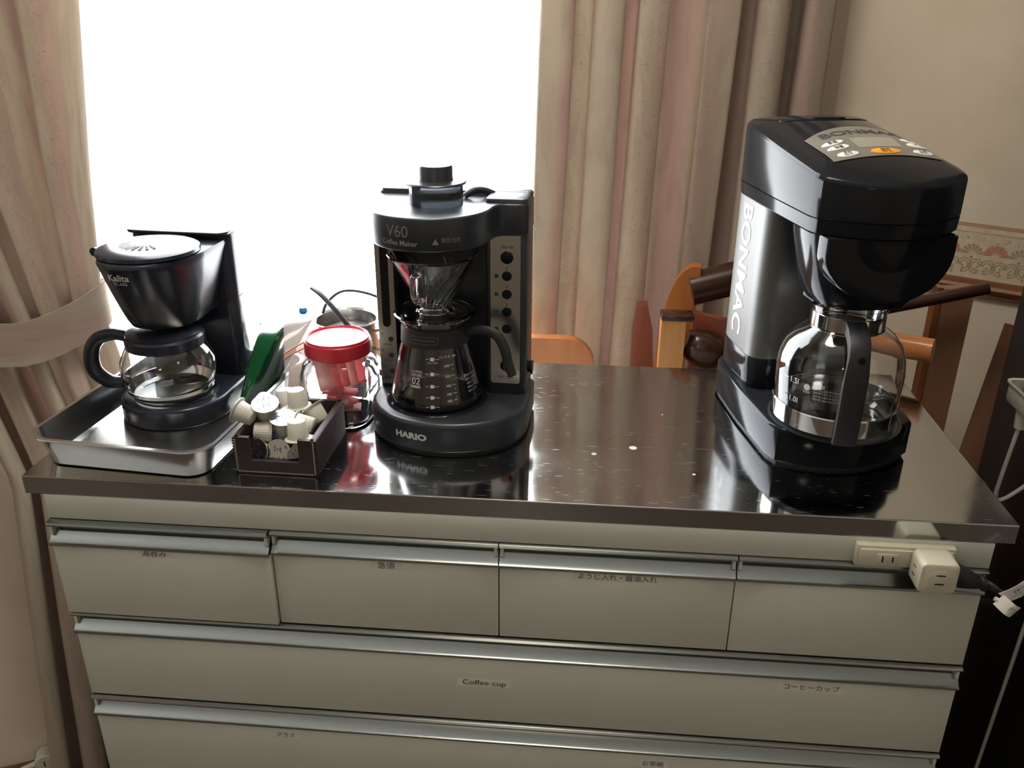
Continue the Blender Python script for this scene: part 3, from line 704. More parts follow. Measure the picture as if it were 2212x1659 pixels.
for i, (c, ax, sp_, lb) in enumerate(CUPS):
    r = thing('creamer_cup', lb, 'creamer cup', (0, 0, 0), 0, 'creamer cups in the leatherette box')
    z = Vector(ax).normalized(); x = (Vector((1, 0, 0)) if abs(z.x) < .8 else Vector((0, 1, 0))); x = (x - z*x.dot(z)).normalized(); y = z.cross(x)
    M3 = Matrix((x, y, z)).transposed().to_4x4() @ Matrix.Rotation(sp_, 4, 'Z')
    M3.translation = Vector(c) - z*.012 + Vector((0, 0, H)); r.matrix_world = M3
    if i == 0: b_, f_ = cb, cf
    else:
        b_, f_ = cb.copy(), cf.copy(); COL.objects.link(b_); COL.objects.link(f_)
    b_.parent = r; f_.parent = r

# ================================================================== GLASS JAR WITH RED LID
JR = thing('glass_jar', 'clear square-shouldered glass jar with red screw lid beside the creamer box', 'jar', (.3535, .2145, 0), -8)
mb = MB()
def jring(hw_, r, z): return [(x, y, z) for x, y in rrect(-hw_, hw_, -hw_, hw_, r, 6)]
mb.loft([jring(.044, .028, 0), jring(.0475, .031, .004), jring(.0495, .032, .012), jring(.0500, .032, .068), jring(.0470, .036, .083), jring(.0425, .040, .089), jring(.0415, .0405, .098),
         jring(.0395, .039, .098), jring(.0402, .039, .089), jring(.0440, .034, .082), jring(.0465, .029, .068), jring(.0460, .029, .013), jring(.043, .027, .007), jring(.038, .026, .0055)])
mb.build('glass_body', 'glass', JR)
mb = MB(); mb.lathe([(0, .1185), (.0435, .1185), (.0455, .1165), (.0462, .1120), (.0462, .0985), (.0440, .0965), (.0432, .0985), (.0430, .1140), (.041, .1155), (0, .1155)], 52)
mb.lathe([(.0400, .1180), (.0438, .1180), (.0438, .1205), (.0425, .1210), (.0405, .1195)], 52, loop=True); mb.build('red_lid', 'red_plastic', JR)
# sugar sachets inside the jar
rnd = random.Random(5); n_s = 0
for k in range(11):
    mb = MB(); L1, W1 = .050, .019
    mb.loft([[(-L1/2, -W1/2, 0), (L1/2, -W1/2, 0), (L1/2, W1/2, 0), (-L1/2, W1/2, 0)], [(-L1/2*.9, -W1/2*.8, .0022), (L1/2*.9, -W1/2*.8, .0022), (L1/2*.9, W1/2*.8, .0022), (-L1/2*.9, W1/2*.8, .0022)],
             [(-L1/2, -W1/2, .0040), (L1/2, -W1/2, .0040), (L1/2, W1/2, .0040), (-L1/2, W1/2, .0040)]])
    s_o = mb.build('sachet', 'pink_paper' if k % 3 else 'pink_pale', smooth=0)
    a = rnd.uniform(-.5, .5) + (PI/2 if k % 2 else 0); zz = .0065 + .0068*k
    if k < 6: M4 = Matrix.Translation((.3535 + rnd.uniform(-.004, .004), .2145 + rnd.uniform(-.004, .004), zz)) @ Matrix.Rotation(a, 4, 'Z')
    else: M4 = Matrix.Translation((.3535 - .019 + .0105*(k - 6), .1985 + .0074*(k - 6), .0705)) @ Matrix.Rotation(rnd.uniform(-.15, .15), 4, 'Z') @ Matrix.Rotation(PI/2 - .18, 4, 'Y') @ Matrix.Rotation(PI/2, 4, 'X')
    M4.translation.z += H; s_o.matrix_world = M4
    tag(s_o, ('pink' if k % 3 else 'pale pink') + (' paper sugar sachet lying flat at the bottom of the glass jar' if k < 6 else ' paper sugar sachet standing upright in the glass jar'), 'sachet', 'sachets in the glass jar')

# ================================================================== POT, BAGS, BLACK BOX, CORD
PT = thing('steel_pot', 'small stainless steel pot standing behind the red-lidded jar', 'pot', (.318, .385, 0))
mb = MB(); mb.lathe([(0, 0), (.046, 0), (.049, .003), (.049, .082), (.0525, .0845), (.0530, .0865), (.0515, .0875), (.0475, .0845), (.0475, .004), (0, .0025)], 48); mb.build('pot_body', 'steel', PT)
mb = MB(); mb.lathe([(0, .066), (.030, .066), (.044, .0635), (.0470, .0650), (.0470, .0665), (.044, .0655), (.030, .0685), (.004, .0690), (0, .0690)], 44); mb.build('inner_lid', 'steel_dark', PT)
mb = MB(); mb.tube([(.049, -.01, .070), (.066, -.012, .071), (.066, -.012, .042), (.049, -.01, .040)], .0022, 8); mb.build('handle', 'steel_dark', PT)

CD = MB(); CD.tube([(.284, .335, .150), (.300, .325, .143), (.322, .318, .122), (.345, .318, .090), (.362, .325, .050), (.380, .33, .020), (.405, .335, .006), (.43, .34, .004)], .0030, 8, flat=1.6)
cd = CD.build('power_cord', 'grey_cord')
top(cd, 'dark twin power cord arching over the rim of the steel pot', 'cord')
CD = MB(); CD.tube([(.292, .352, .105), (.300, .352, .122), (.322, .352, .140), (.350, .352, .142), (.385, .355, .130), (.42, .36, .10), (.425, .365, .06), (.424, .37, .01), (.424, .372, .004)], .0024, 8, flat=1.5)
top(CD.build('power_cord', 'grey_cord'), 'thin dark power cord looping from the pot behind the tall coffee maker', 'cord')

def pillow(name, corners, thick, nu, nv, matn, seed, amp, puff=None):
    """crumpled sealed bag: two skins between four corner points (bl, br, tr, tl)"""
    rnd = random.Random(seed); bl, br, tr_, tl_ = map(Vector, corners); nrm = (br - bl).cross(tl_ - bl).normalized()
    ks = [(rnd.uniform(3, 13), rnd.uniform(3, 13), rnd.uniform(0, 6), rnd.uniform(.3, 1)) for _ in range(7)]
    g = []
    for side in (1, -1):
        rows = []
        for j in range(nv + 1):
            v = j/nv; row = []
            for i in range(nu + 1):
                u = i/nu; p = bl*(1-u)*(1-v) + br*u*(1-v) + tr_*u*v + tl_*(1-u)*v
                e = (max(0, 4*u*(1-u))*max(0, 4*v*(1-v)))**.5
                if puff: e *= puff(u, v)
                wv = sum(a*math.sin(k1*u + k2*v + ph) for k1, k2, ph, a in ks)/7
                row.append(p + nrm*(side*thick*e*.5 + side*amp*wv*min(1, e*2) + amp*.8*wv*(1 - e)*.5))
            rows.append(row)
        g.append(rows)
    mb = MB()
    for rows in g:
        n = nu + 1; mb.add([tuple(p) for r in rows for p in r], [[j*n + i, j*n + i + 1, (j+1)*n + i + 1, (j+1)*n + i] for j in range(nv) for i in range(nu)])
    o = mb.build(name, matn, smooth=60)
    bm = bmesh.new(); bm.from_mesh(o.data); bmesh.ops.remove_doubles(bm, verts=bm.verts, dist=2e-4); bmesh.ops.recalc_face_normals(bm, faces=bm.faces); bm.to_mesh(o.data); bm.free()
    return o
# black box at the back edge
mb = MB(); mb.prism(rrect(.085, .235, .345, .432, .004, 3), 0, .030, .002); bb = mb.build('black_box', 'black_satin')
top(bb, 'low black box at the back edge of the worktop behind the green bag', 'box')
# green packet leaning on the tray
GB = thing('green_packet', 'shiny dark green foil packet leaning between the steel tray and the clear bag', 'packet', (.222, .30, 0))
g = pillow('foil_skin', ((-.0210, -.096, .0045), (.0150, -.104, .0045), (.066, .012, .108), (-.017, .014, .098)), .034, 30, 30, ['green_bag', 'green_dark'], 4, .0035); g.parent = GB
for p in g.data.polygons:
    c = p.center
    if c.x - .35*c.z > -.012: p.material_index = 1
# clear zip bag with brown contents
ZB = thing('zip_bag', 'clear plastic zip bag with orange seal leaning beside the glass jar', 'bag', (.285, .225, 0))
zc = ((-.0150, -.018, .002), (.0090, -.012, .002), (.029, .050, .152), (-.025, .040, .116))
g = pillow('film', zc, .028, 26, 34, 'bag_film', 9, .0018, puff=lambda u, v: max(.2, 1 - v*.9)); g.parent = ZB
mb = MB()
for q, wd in ((.60, .0022), (.66, .0022)):
    bl, br, tr_, tl_ = map(Vector, zc); nn = (br - bl).cross(tl_ - bl).normalized(); pts = []
    for i in range(12):
        u = i/11; pts.append(bl*(1-u)*(1-q) + br*u*(1-q) + tr_*u*q + tl_*(1-u)*q + nn*.0065*math.sin(PI*u)*1.2 + nn*.003)
    mb.tube([tuple(p) for p in pts], .0012, 6)
mb.build('zip_seal', 'zip_orange', ZB)
def in_bag(u, v): bl, br, tr_, tl_ = map(Vector, zc); return tuple(bl*(1-u)*(1-v) + br*u*(1-v) + tr_*u*v + tl_*(1-u)*v)
g = pillow('brown_packet', (in_bag(.16, .10), in_bag(.84, .10), in_bag(.84, .48), in_bag(.16, .48)), .006, 12, 12, 'bag_brown', 3, .0005)
g.location = (.285, .225, H); tag(g, 'light brown packet inside the clear zip bag', 'packet')
mb = MB(); mb.lathe([(0, 0), (.005, .0), (.0065, .004), (.005, .009), (0, .010)], 16); mb.xf = Matrix.Identity(4)
bs = mb.build('blue_slider', 'blue_plastic', ZB); bs.location = (.004, .0455, .132)

# ================================================================== TALL POUR-OVER COFFEE MAKER
HX, HY, HR = .496, .189, -3
HA = thing('coffee_maker', 'tall matt black pour-over coffee maker with round head and steel control strip', 'coffee maker', (HX, HY, 0), HR)
bo_ = []
for i in range(37):
    a = PI + PI*i/36; bo_.append((.018 + .108*math.cos(a), .002 + .088*math.sin(a)))
bo_ += [(.126, .03), (.125, .084), (.116, .092), (-.078, .092), (-.089, .084), (-.090, .03)]
mb = MB(); mb.prism(inset(bo_, .004), 0, .006, 0); mb.build('foot_ring', 'black_matte', HA)
mb = MB(); mb.prism(bo_, .004, .0455, .006, b0=.003, steps=3); mb.build('base', 'black_satin', HA)
mb = MB(); mb.lathe([(0, .0448), (.068, .0448), (.069, .0462), (.067, .0475), (.064, .0468), (0, .0468)], 48); mb.build('hot_plate', 'black_gloss', HA)
mb = MB(); mb.prism(rrect(-.086, .120, .0650, .091, .006, 4), .040, .3150, .004); mb.build('back_column', 'black_satin', HA)
mb = MB(); mb.prism(rrect(.064, .120, .024, .088, .008, 4), .040, .3170, .004); mb.build('control_pillar', 'black_satin', HA)
mb = MB(); mb.prism(rrect(-.088, -.058, .026, .088, .008, 4), .040, .2720, .002); mb.build('side_pillar', 'black_satin', HA)
# head: round drum running back into the column
hd_ = [(-.086, .088), (-.086, .03)]
for i in range(45):
    a = math.radians(180 + 4) + math.radians(172)*i/44; hd_.append((.0785*math.cos(a), .0785*math.sin(a)))
hd_ += [(.0800, .006), (.083, .014), (.088, .019), (.094, .0205), (.106, .0205), (.115, .0225), (.1205, .028), (.1215, .036), (.1215, .080), (.118, .088)]
mb = MB(); mb.prism(hd_, .2690, .3110, .003, b0=.004, steps=3); mb.build('head', 'black_satin', HA)
mb = MB(); mb.prism(rrect(-.084, .1205, .066, .091, .006, 4), .309, .3180, .004); mb.build('tank_cover', 'black_satin', HA)
mb = MB(); mb.lathe([(0, .262), (.050, .262), (.054, .270), (0, .270)], 40); mb.build('shower_plate', 'black_matte', HA)
mb = MB(); mb.prism(rrect(.071, .1095, -.1, 0, .002), 0, .01); mb = MB()
def on_pillar(x, z, lift=.0004): return (x, .0240 - lift, z)
mb.loft([[(x, yy, z) for x, z in rrect(.0715, .1115, .062, .300, .003, 3)] for yy in (.0246, .0232)]); cp = mb.build('control_strip', 'steel', HA)
mb = MB()
def knob(mb, x, z, r, y0, y1): mb.xf = Matrix.Translation((x, y0, z)) @ Matrix.Rotation(PI/2, 4, 'X'); mb.lathe([(0, 0), (r, 0), (r, (y0 - y1)*.6), (r*.85, y0 - y1), (0, y0 - y1)], 24); mb.xf = Matrix.Identity(4)
for z, r in ((.2405, .0085), (.2155, .0066), (.1905, .0066), (.1660, .0066), (.1420, .0066)):
    mb = MB(); knob(mb, .0935, z, r, .0236, .0218); mb.build('button', 'black_gloss', cp)
for z in (.2155, .1905, .1660, .1420):
    mb = MB(); knob(mb, .0795, z, .0030, .0236, .0226); mb.build('indicator', 'green_led', cp)
mb = MB(); knob(mb, .0935, .0885, .0090, .0236, .0216); mb.build('switch_ring', 'black_gloss', cp)
mb = MB(); mb.xf = Matrix.Translation((.0935, .0220, .0885)); mb.box(-.0042, .0042, -.0030, 0, -.0060, .0060, .001); mb.build('power_switch', 'red_switch', cp)
mb = MB(); pf = lambda u, v, x=0, z=0: (x + u, .0230, z + v)
for t_, z in (('5', .2255), ('4', .2005), ('3', .1760), ('2', .1520)): put_text(mb, t_, .0062, lambda u, v, z=z: pf(u, v, .0935, z))
put_text(mb, '保温切替', .0040, lambda u, v: pf(u, v, .0935, .2540)); put_text(mb, 'OFF | ON', .0052, lambda u, v: pf(u, v, .0915, .0710))
mb.build('strip_print', 'dark_print', cp, smooth=0, recalc=False)
# steel face and slot on the side pillar
mb = MB(); mb.loft([[(x, yy, z) for x, z in rrect(-.0855, -.0610, .050, .266, .002, 3)] for yy in (.0268, .0254)]); sp_o = mb.build('side_strip', 'steel', HA)
mb = MB(); mb.loft([[(x, yy, z) for x, z in rrect(-.0790, -.0680, .135, .262, .0054, 5)] for yy in (.0256, .0248)]); mb.build('water_window', 'black_glass', sp_o)
mb = MB(); pf2 = lambda u, v, x=0, z=0: (x + u, .0250, z + v)
for i, t_ in enumerate(('1', '2', '3')):
    put_text(mb, t_, .0065, lambda u, v, i=i: pf2(u, v, -.0815, .124 - .024*i)); ell(mb, -.0690, .117 - .024*i, .0036, .0036, pf2)
    put_text(mb, '水を入れる', .0026, lambda u, v, i=i: pf2(u, v, -.0745, .109 - .024*i))
put_text(mb, '注意 1', .0048, lambda u, v: pf2(u, v, -.0745, .058)); mb.build('instruction_print', 'dark_print', sp_o, smooth=0, recalc=False)
# logos wrapped on the drum and base
def drum(u, v, a0, z0, r=.0789): a = math.radians(a0) + u/r; return (r*math.cos(a), r*math.sin(a), z0 + v)
mb = MB(); put_text(mb, 'V60', .0205, lambda u, v: drum(u, v, 270 - 19, .2935), sx=.95, bold=-.0001); put_text(mb, 'Coffee Maker', .0090, lambda u, v: drum(u, v, 270 - 18, .2800), bold=.0002)
mb.build('logo_print', 'grey_print', HA, smooth=0, recalc=False)
mb = MB(); put_text(mb, '蒸気注意', .0062, lambda u, v: drum(u, v, 270 + 30, .2840)); mb.add([drum(u, v, 270 + 16, .2830) for u, v in ((-.004, -.0035), (.004, -.0035), (0, .0040))], [[0, 1, 2]])
mb.build('warning_print', 'grey_print', HA, smooth=0, recalc=False)
def base_pt(u, v, a0=0, z0=.024):
    a = math.radians(a0) + u/.095; return (.018 + .1084*math.cos(a), .002 + .0884*math.sin(a), z0 + v)
mb = MB(); put_text(mb, 'HARIO', .0118, lambda u, v: base_pt(u, v, 270 - 20), sx=1.15, bold=.0006); mb.build('brand_print', 'white_print', HA, smooth=0, recalc=False)
# water tank cap on the head
mb = MB(); mb.lathe([(0, .310), (.0340, .310), (.0345, .313), (.0345, .3370), (0, .3370)], 44, c=(.004, .012)); mb.build('filler_neck', 'smoke_clear', HA)
mb = MB(); mb.lathe([(0, .3365), (.0385, .3365), (.0395, .3380), (.038, .3395), (.0225, .3405), (.0218, .3425), (.0218, .3570), (.0205, .3590), (0, .3595)], 44, c=(.004, .012)); mb.build('filler_cap', 'black_satin', HA)
mb = MB(); mb.tube([(.034, .045, .314), (.046, .052, .321), (.058, .058, .320), (.070, .064, .314)], .0045, 10); mb.build('lid_hinge', 'black_satin', HA)
mb = MB(); mb.xf = Matrix.Translation((.1200, .050, .078)) @ Matrix.Rotation(PI/2, 4, 'Y'); mb.lathe([(0, 0), (.008, 0), (.008, .004), (.011, .0045), (.011, .0065), (0, .0068)], 20); mb.build('cord_hook', 'black_gloss', HA)

# server
SV = thing('glass_server', 'conical glass coffee server with black collar handle and white volume marks', 'coffee server', (HX, HY, .0468), HR)
sp_p = [(0, 0), (.054, 0), (.0600, .003), (.0622, .009), (.0615, .014), (.0555, .042), (.0485, .072), (.0435, .090), (.0425, .100), (.0432, .113), (.0462, .1205)]
si_p = [(max(r - .0017, 0), z + (.0018 if k < 2 else 0)) for k, (r, z) in enumerate(sp_p)][::-1]
mb = MB(); mb.lathe(sp_p + si_p, 56); mb.build('glass_body', 'glass', SV)
mb = MB(); mb.lathe([(.0445, .0860), (.0462, .0855), (.0447, .1090), (.0432, .1095), (.0428, .1000)], 48, loop=True); cl = mb.build('collar', 'black_matte', SV)
mb = MB(); mb.tube([(.040, -.006, .098), (.056, -.010, .1035), (.074, -.014, .1045), (.088, -.017, .098), (.097, -.019, .082), (.102, -.020, .062), (.108, -.021, .046)], [.0065, .0068, .0068, .0070, .0072, .0070, .0060], 12, flat=.75)
mb.build('handle', 'black_matte', SV)
def cone(u, v, a0, z0, lift=.0004):
    z = z0 + v; r = lerp([(p[1], p[0]) for p in sp_p[3:]], z) + lift; a = math.radians(a0) + u/(r + .0); return (r*math.cos(a), r*math.sin(a), z)
FA = 275      # seam of marks faces the viewer
mb = MB()
for i, z in enumerate((.0735, .0545, .0385, .0240, .0115)):
    f_ = lambda u, v, z=z: cone(u, v, FA + 2, z)
    rect(mb, -.0022, .0022, -.0022, .0022, f_); rect(mb, .0022, .0034, -.0012, -.0006, f_); rect(mb, .0022, .0034, .0008, .0014, f_); rect(mb, .0030, .0036, -.0012, .0014, f_)
    rect(mb, -.0085, -.0042, -.0003, .0003, f_); rect(mb, .0050, .0095, -.0003, .0003, f_)
for i, (t_, z) in enumerate((('600', .0640), ('500', .0505), ('400', .0380), ('300', .0270), ('200', .0180))):
    put_text(mb, t_, .0046, lambda u, v, z=z: cone(u, v, FA + 24, z)); rect(mb, -.0025, .0025, -.0003, .0003, lambda u, v, z=z: cone(u, v, FA + 32, z + .0008))
    rect(mb, -.0006, .0006, -.0003, .0003, lambda u, v, z=z: cone(u, v, FA + 33, z - .005))
put_text(mb, 'パンテオ 700', .0042, lambda u, v: cone(u, v, FA + 26, .0755)); put_text(mb, '1cup 130ml', .0030, lambda u, v: cone(u, v, FA + 3, .0690))
put_text(mb, 'COFFEE', .0046, lambda u, v: cone(u, v, FA - 21, .0560)); put_text(mb, 'SERVER', .0046, lambda u, v: cone(u, v, FA - 21, .0515))
put_text(mb, '02', .0125, lambda u, v: cone(u, v, FA - 21, .0435)); put_text(mb, 'HARIO', .0046, lambda u, v: cone(u, v, FA - 21, .0365), bold=.0002)
for i in range(5): put_text(mb, '電子レンジ 可', .0030, lambda u, v, i=i: cone(u, v, FA + 62, .046 - .0055*i))
mb.build('volume_print', 'white_print', SV, smooth=0, recalc=False)
mb = MB()
def colr(u, v, lift=.0004):
    z = .0975 + v; r = .0462 - (z - .0855)/.0235*.0015 + lift; a = math.radians(FA - 12) + u/r; return (r*math.cos(a), r*math.sin(a), z)
for a_, b_, c_, d_3 in ((-.019, .019, -.0050, -.0046), (-.019, .019, .0046, .0050), (-.019, -.0186, -.005, .005), (.0186, .019, -.005, .005)):
    n = 12
    for k in range(n): rect(mb, a_ + (b_ - a_)*k/n, a_ + (b_ - a_)*(k + 1)/n, c_, d_3, colr)
put_text(mb, 'HEATPROOF GLASS', .0034, colr); mb.build('collar_print', 'grey_print', cl, smooth=0, recalc=False)

# dripper
DR = thing('glass_dripper', 'clear cone coffee dripper with spiral ribs standing on the glass server', 'dripper', (HX, HY, .0468 + .1155), HR)
mb = MB(); mb.lathe([(.0385, -.008), (.0396, -.008), (.0398, .0045), (.0530, .0052), (.0540, .0075), (.0520, .0092), (.0260, .0105), (.0240, .0150), (.0190, .0165), (.0175, .0120), (.0185, .0080), (.0385, .0055)], 56, loop=True)
mb.build('flange', 'plastic_clear', DR)
seg = 120; rings = []
nz_ = 22
def dr_out(q): return .0178 + (.0575 - .0178)*q**1.02
for k in range(nz_ + 1):
    q = k/nz_; r = dr_out(q); rings.append([(r*math.cos(2*PI*i/seg), r*math.sin(2*PI*i/seg), .0135 + .073*q) for i in range(seg)])
rings.append([((.0595)*math.cos(2*PI*i/seg), (.0595)*math.sin(2*PI*i/seg), .0872) for i in range(seg)]); rings.append([((.0592)*math.cos(2*PI*i/seg), (.0592)*math.sin(2*PI*i/seg), .0885) for i in range(seg)])
for k in range(nz_, -1, -1):
    q = k/nz_; rg = []
    for i in range(seg):
        a = 2*PI*i/seg; rib = max(0, math.cos(12*(a - 1.15*q)))**6; fade = min(1, (1.02 - q)*5) if (i*12//seg) % 2 == 0 or q < .6 else 0
        r = dr_out(q) - .0022 - .0028*rib*max(0, fade); rg.append((r*math.cos(a), r*math.sin(a), .0155 + .071*q))
    rings.append(rg)
mb = MB(); mb.loft(rings, loop=True); mb.build('cone', 'plastic_clear', DR, smooth=50)
mb = MB(); mb.tube([(-.010, -.043, .070), (-.011, -.056, .069), (-.011, -.058, .050), (-.010, -.049, .036), (-.009, -.034, .033)], .0036, 10, flat=1.5); mb.build('handle', 'plastic_clear', DR)

# ================================================================== LARGE COFFEE BREWER
BMX, BMY, BMR = 1.032, .147, 12
BM = thing('coffee_brewer', 'large glossy black coffee brewer with brushed steel tower and sloping button panel', 'coffee maker', (BMX, BMY, 0), BMR)
# base
def arc_front(hw_, y0, bow, n=24): return [(-hw_ + 2*hw_*i/n, y0 - bow*(1 - (2*i/n - 1)**2)) for i in range(n + 1)]
def round_poly(pts, r, n=4):
    """round the corners given as (x, y, r)"""
    out = []
    for i, (x, y, rr) in enumerate(pts):
        p, q, s = Vector(pts[i-1][:2]), Vector((x, y)), Vector(pts[(i+1) % len(pts)][:2])
        if rr <= 0: out.append((x, y)); continue
        a, b = q + (p - q).normalized()*rr, q + (s - q).normalized()*rr
        for k in range(n + 1):
            t = k/n; out.append(tuple(a*(1-t)**2 + q*2*t*(1-t) + b*t*t))
    return out
fr = arc_front(.090, -.006, .032)
bpl = [(-.096, .016)] + fr + [(.096, .016)] + [(x, y) for x, y in round_poly([(.0955, .12, 0), (.088, .255, .04), (-.088, .255, .04), (-.0955, .12, 0)], 0)]
bpl = [bpl[0]] + bpl[1:]
mb = MB(); mb.prism(inset(bpl, .004), 0, .007); mb.build('foot_plate', 'black_matte', BM)
mb = MB(); mb.prism(bpl, .005, .0520, .004, b0=.002, steps=3); mb.build('base', 'black_gloss', BM)
PCX, PCY = -.0105, .0145    # pot centre in the brewer's frame
mb = MB(); mb.lathe([(.0, .0515), (.083, .0515), (.083, .0530), (.080, .0536), (.079, .0526), (.070, .0526), (.069, .0534), (0, .0534)], 56, c=(PCX + .006, PCY + .006)); mb.build('warming_plate', 'black_satin', BM)
# tower
twr = round_poly([(-.086, .112, .030), (.086, .112, .030), (.086, .252, .050), (-.086, .252, .050)], 0, 8)
mb = MB(); mb.prism(twr, .050, .097, .0008); mb.build('lower_tower', 'black_gloss', BM)
mb = MB(); mb.prism(inset(twr, .0008), .0965, .318, 0); mb.build('steel_sleeve', 'steel_sleeve', BM, smooth=50)
# brand running down the left face of the sleeve
def sleeve(u, v): return (-.0857, .183 - v, .206 - u)
mb = MB(); put_text(mb, 'BONMAC', .043, lambda u, v: sleeve(u, v), sx=1.0, bold=.0010); mb.build('brand_print', 'white_print', BM, smooth=0, recalc=False)
# head
def ze(y): return .3640 + .118*(y + .062)
hf = arc_front(.086, -.022, .040, 28)
hdp = [(-.090, -.006)] + hf + [(.090, -.006)] + [tuple(p) for p in round_poly([(.090, .10, 0), (.087, .256, .055), (-.087, .256, .055), (-.090, .10, 0)], 0, 8)]
HC = Vector((0, .085))
def scaled(s): return [(HC.x + (x - HC.x)*s, HC.y + (y - HC.y)*s) for x, y in hdp]
def crown(s): return .024*(1 - s**2.2)
def s_of(x, y):
    d = Vector((x, y)) - HC; n = len(hdp)
    if d.length < 1e-6: return 0
    for i in range(n):
        a, b = Vector(hdp[i]) - HC, Vector(hdp[(i+1) % n]) - HC; den = d.x*(b.y - a.y) - d.y*(b.x - a.x)
        if abs(den) < 1e-12: continue
        t = (a.x*(b.y - a.y) - a.y*(b.x - a.x))/den; k = (a.x*d.y - a.y*d.x)/den
        if t > 0 and -1e-6 <= k <= 1 + 1e-6: return 1/t
    return 1
def topz(x, y): return ze(y) + crown(min(1, s_of(x, y))) + .0006
lowz = .3035
mb = MB(); rings = [[(x, y, lowz) for x, y in inset(hdp, .004)], [(x, y, lowz + .003) for x, y in inset(hdp, .001)], [(x, y, .3225) for x, y in hdp]]
mb.loft(rings); mb.build('head_lower', 'black_gloss', BM, smooth=30)
mb = MB(); rings = [[(x, y, .3230) for x, y in inset(hdp, .0006)], [(x, y, .3240) for x, y in hdp], [(x, y, ze(y) - .004) for x, y in hdp], [(x, y, ze(y) - .001) for x, y in inset(hdp, .0012)]]
for s in (.975, .95, .9, .8, .65, .5, .3, .12, .01): rings.append([(x, y, ze(y) + crown(s)) for x, y in scaled(s)])
mb.loft(rings); mb.build('head_cover', 'black_gloss', BM, smooth=30)
# water lid on the rear of the head
mb = MB(); n = 32
outl = [(.060*math.cos(2*PI*i/n), .178 + .030*math.sin(2*PI*i/n)) for i in range(n)]
mb.loft([[(x, y, topz(x, y) + dz) for x, y in [(o[0]*k, .178 + (o[1] - .178)*k) for o in outl]] for k, dz in ((1, -.002), (1, -.0001), (.98, .0004), (.6, .0005), (.05, .0005))]); wl = mb.build('water_lid', 'black_gloss', BM)
mb = MB(); mb.loft([[(x, y, topz(x, y) + dz) for x, y in [(.022*k*math.cos(2*PI*i/n), .160 + .006*k*math.sin(2*PI*i/n)) for i in range(n)]] for k, dz in ((1, .0003), (1, .0014), (.8, .0018), (.05, .0018))]); mb.build('lid_grip', 'black_gloss', wl)
# control panel label on the slope
mp_ = lambda u, v, lift=0: (u, v, topz(u, v) + lift)
def patch(mb, pts_fn, nu, nv, lift, m=0):
    vs = [mp_(*pts_fn(i/nu, j/nv), lift) for j in range(nv + 1) for i in range(nu + 1)]; n_ = nu + 1
    mb.add(vs, [[j*n_ + i, j*n_ + i + 1, (j+1)*n_ + i + 1, (j+1)*n_ + i] for j in range(nv) for i in range(nu)], m)
PY0, PY1 = .000, .082
mb = MB(); patch(mb, lambda a, b: ((-.066 + .132*a)*(1 - .0*b), PY0 + (PY1 - PY0 + .018*(1 - (2*a - 1)**2))*b), 20, 12, .0003); pno = mb.build('control_panel', 'grey_panel', BM)
mb = MB(); patch(mb, lambda a, b: (-.027 + .054*a, .022 + .030*b), 8, 6, .0006); mb.build('display', 'lcd', pno)
mb = MB(); put_text(mb, 'BONMAC', .0230, lambda u, v: mp_(u, .0735 + v, .0007), sx=1.05, bold=.0005); mb.build('panel_print', 'dark_print', pno, smooth=0, recalc=False)
def button(cx, cy, rx, ry, matn, label_):
    mb = MB(); n = 24
    mb.loft([[mp_(cx + rx*k*math.cos(2*PI*i/n), cy + ry*k*math.sin(2*PI*i/n), dz) for i in range(n)] for k, dz in ((1, .0003), (1, .0010), (.9, .0014), (.05, .0014))]); b = mb.build('button', matn, pno)
    mb = MB()
    for i, t_ in enumerate(label_): put_text(mb, t_, ry*.85, lambda u, v, i=i: mp_(cx + u, cy + v + ry*.34 - ry*.75*i, .0017), bold=.0001)
    mb.build('button_print', 'dark_print', b, smooth=0, recalc=False)
button(-.048, .046, .0125, .0062, 'white_button', ('煮沸', '時間')); button(-.048, .030, .0125, .0062, 'white_button', ('抽出', '湯量'))
button(-.045, .0105, .0125, .0056, 'white_button', ('予約', '切/入')); button(.0, .0105, .0180, .0068, 'orange_button', ('抽出', '切/入'))
button(.046, .0105, .0125, .0056, 'white_button', ('保温', '切/入')); button(.048, .030, .0125, .0062, 'white_button', ('▼',)); button(.048, .046, .0125, .0062, 'white_button', ('▲',))
# filter basket under the head
mb = MB(); rings = []
for z, hw_, yf, yb in ((.306, .079, -.050, .100), (.292, .0785, -.050, .098), (.250, .070, -.044, .088), (.225, .063, -.036, .080), (.214, .056, -.030, .074), (.2125, .050, -.024, .068)):
    rg = []
    for i in range(48):
        a = 2*PI*i/48; c, s = math.cos(a), math.sin(a); cy = (yf + yb)/2; ry = (yb - yf)/2
        rg.append((PCX + .008 + hw_*math.copysign(abs(c)**.75, c), cy + ry*math.copysign(abs(s)**.75, s), z))
    rings.append(rg)
mb.loft(rings); mb.build('filter_basket', 'black_gloss', BM, smooth=30)
# U-shaped front plate of the basket
up = []
for i in range(33):
    a = PI + PI*i/32; up.append((-.002 + .078*math.cos(a), .2850 + .056*math.sin(a)))
up = [(-.080, .3045)] + up + [(.076, .3045)]
mb = MB(); rings = []
for dy, k in ((.020, 1.0), (.0, 1.0), (-.003, .985), (-.004, .95)):
    rings.append([(-.002 + (x + .002)*k, -.040 + dy - .012*(1 - ((x + .002)/.078)**2), .3045 + (z - .3045)*k) for x, z in up])
mb.loft(rings); mb.build('basket_front', 'black_gloss', BM, smooth=30)
mb = MB(); mb.lathe([(0, .200), (.012, .200), (.016, .206), (.022, .2130), (0, .2130)], 24, c=(PCX, PCY + .012)); mb.box(PCX - .045, PCX - .030, .02, .05, .2103, .2145); mb.build('drip_nozzle', 'black_matte', BM)
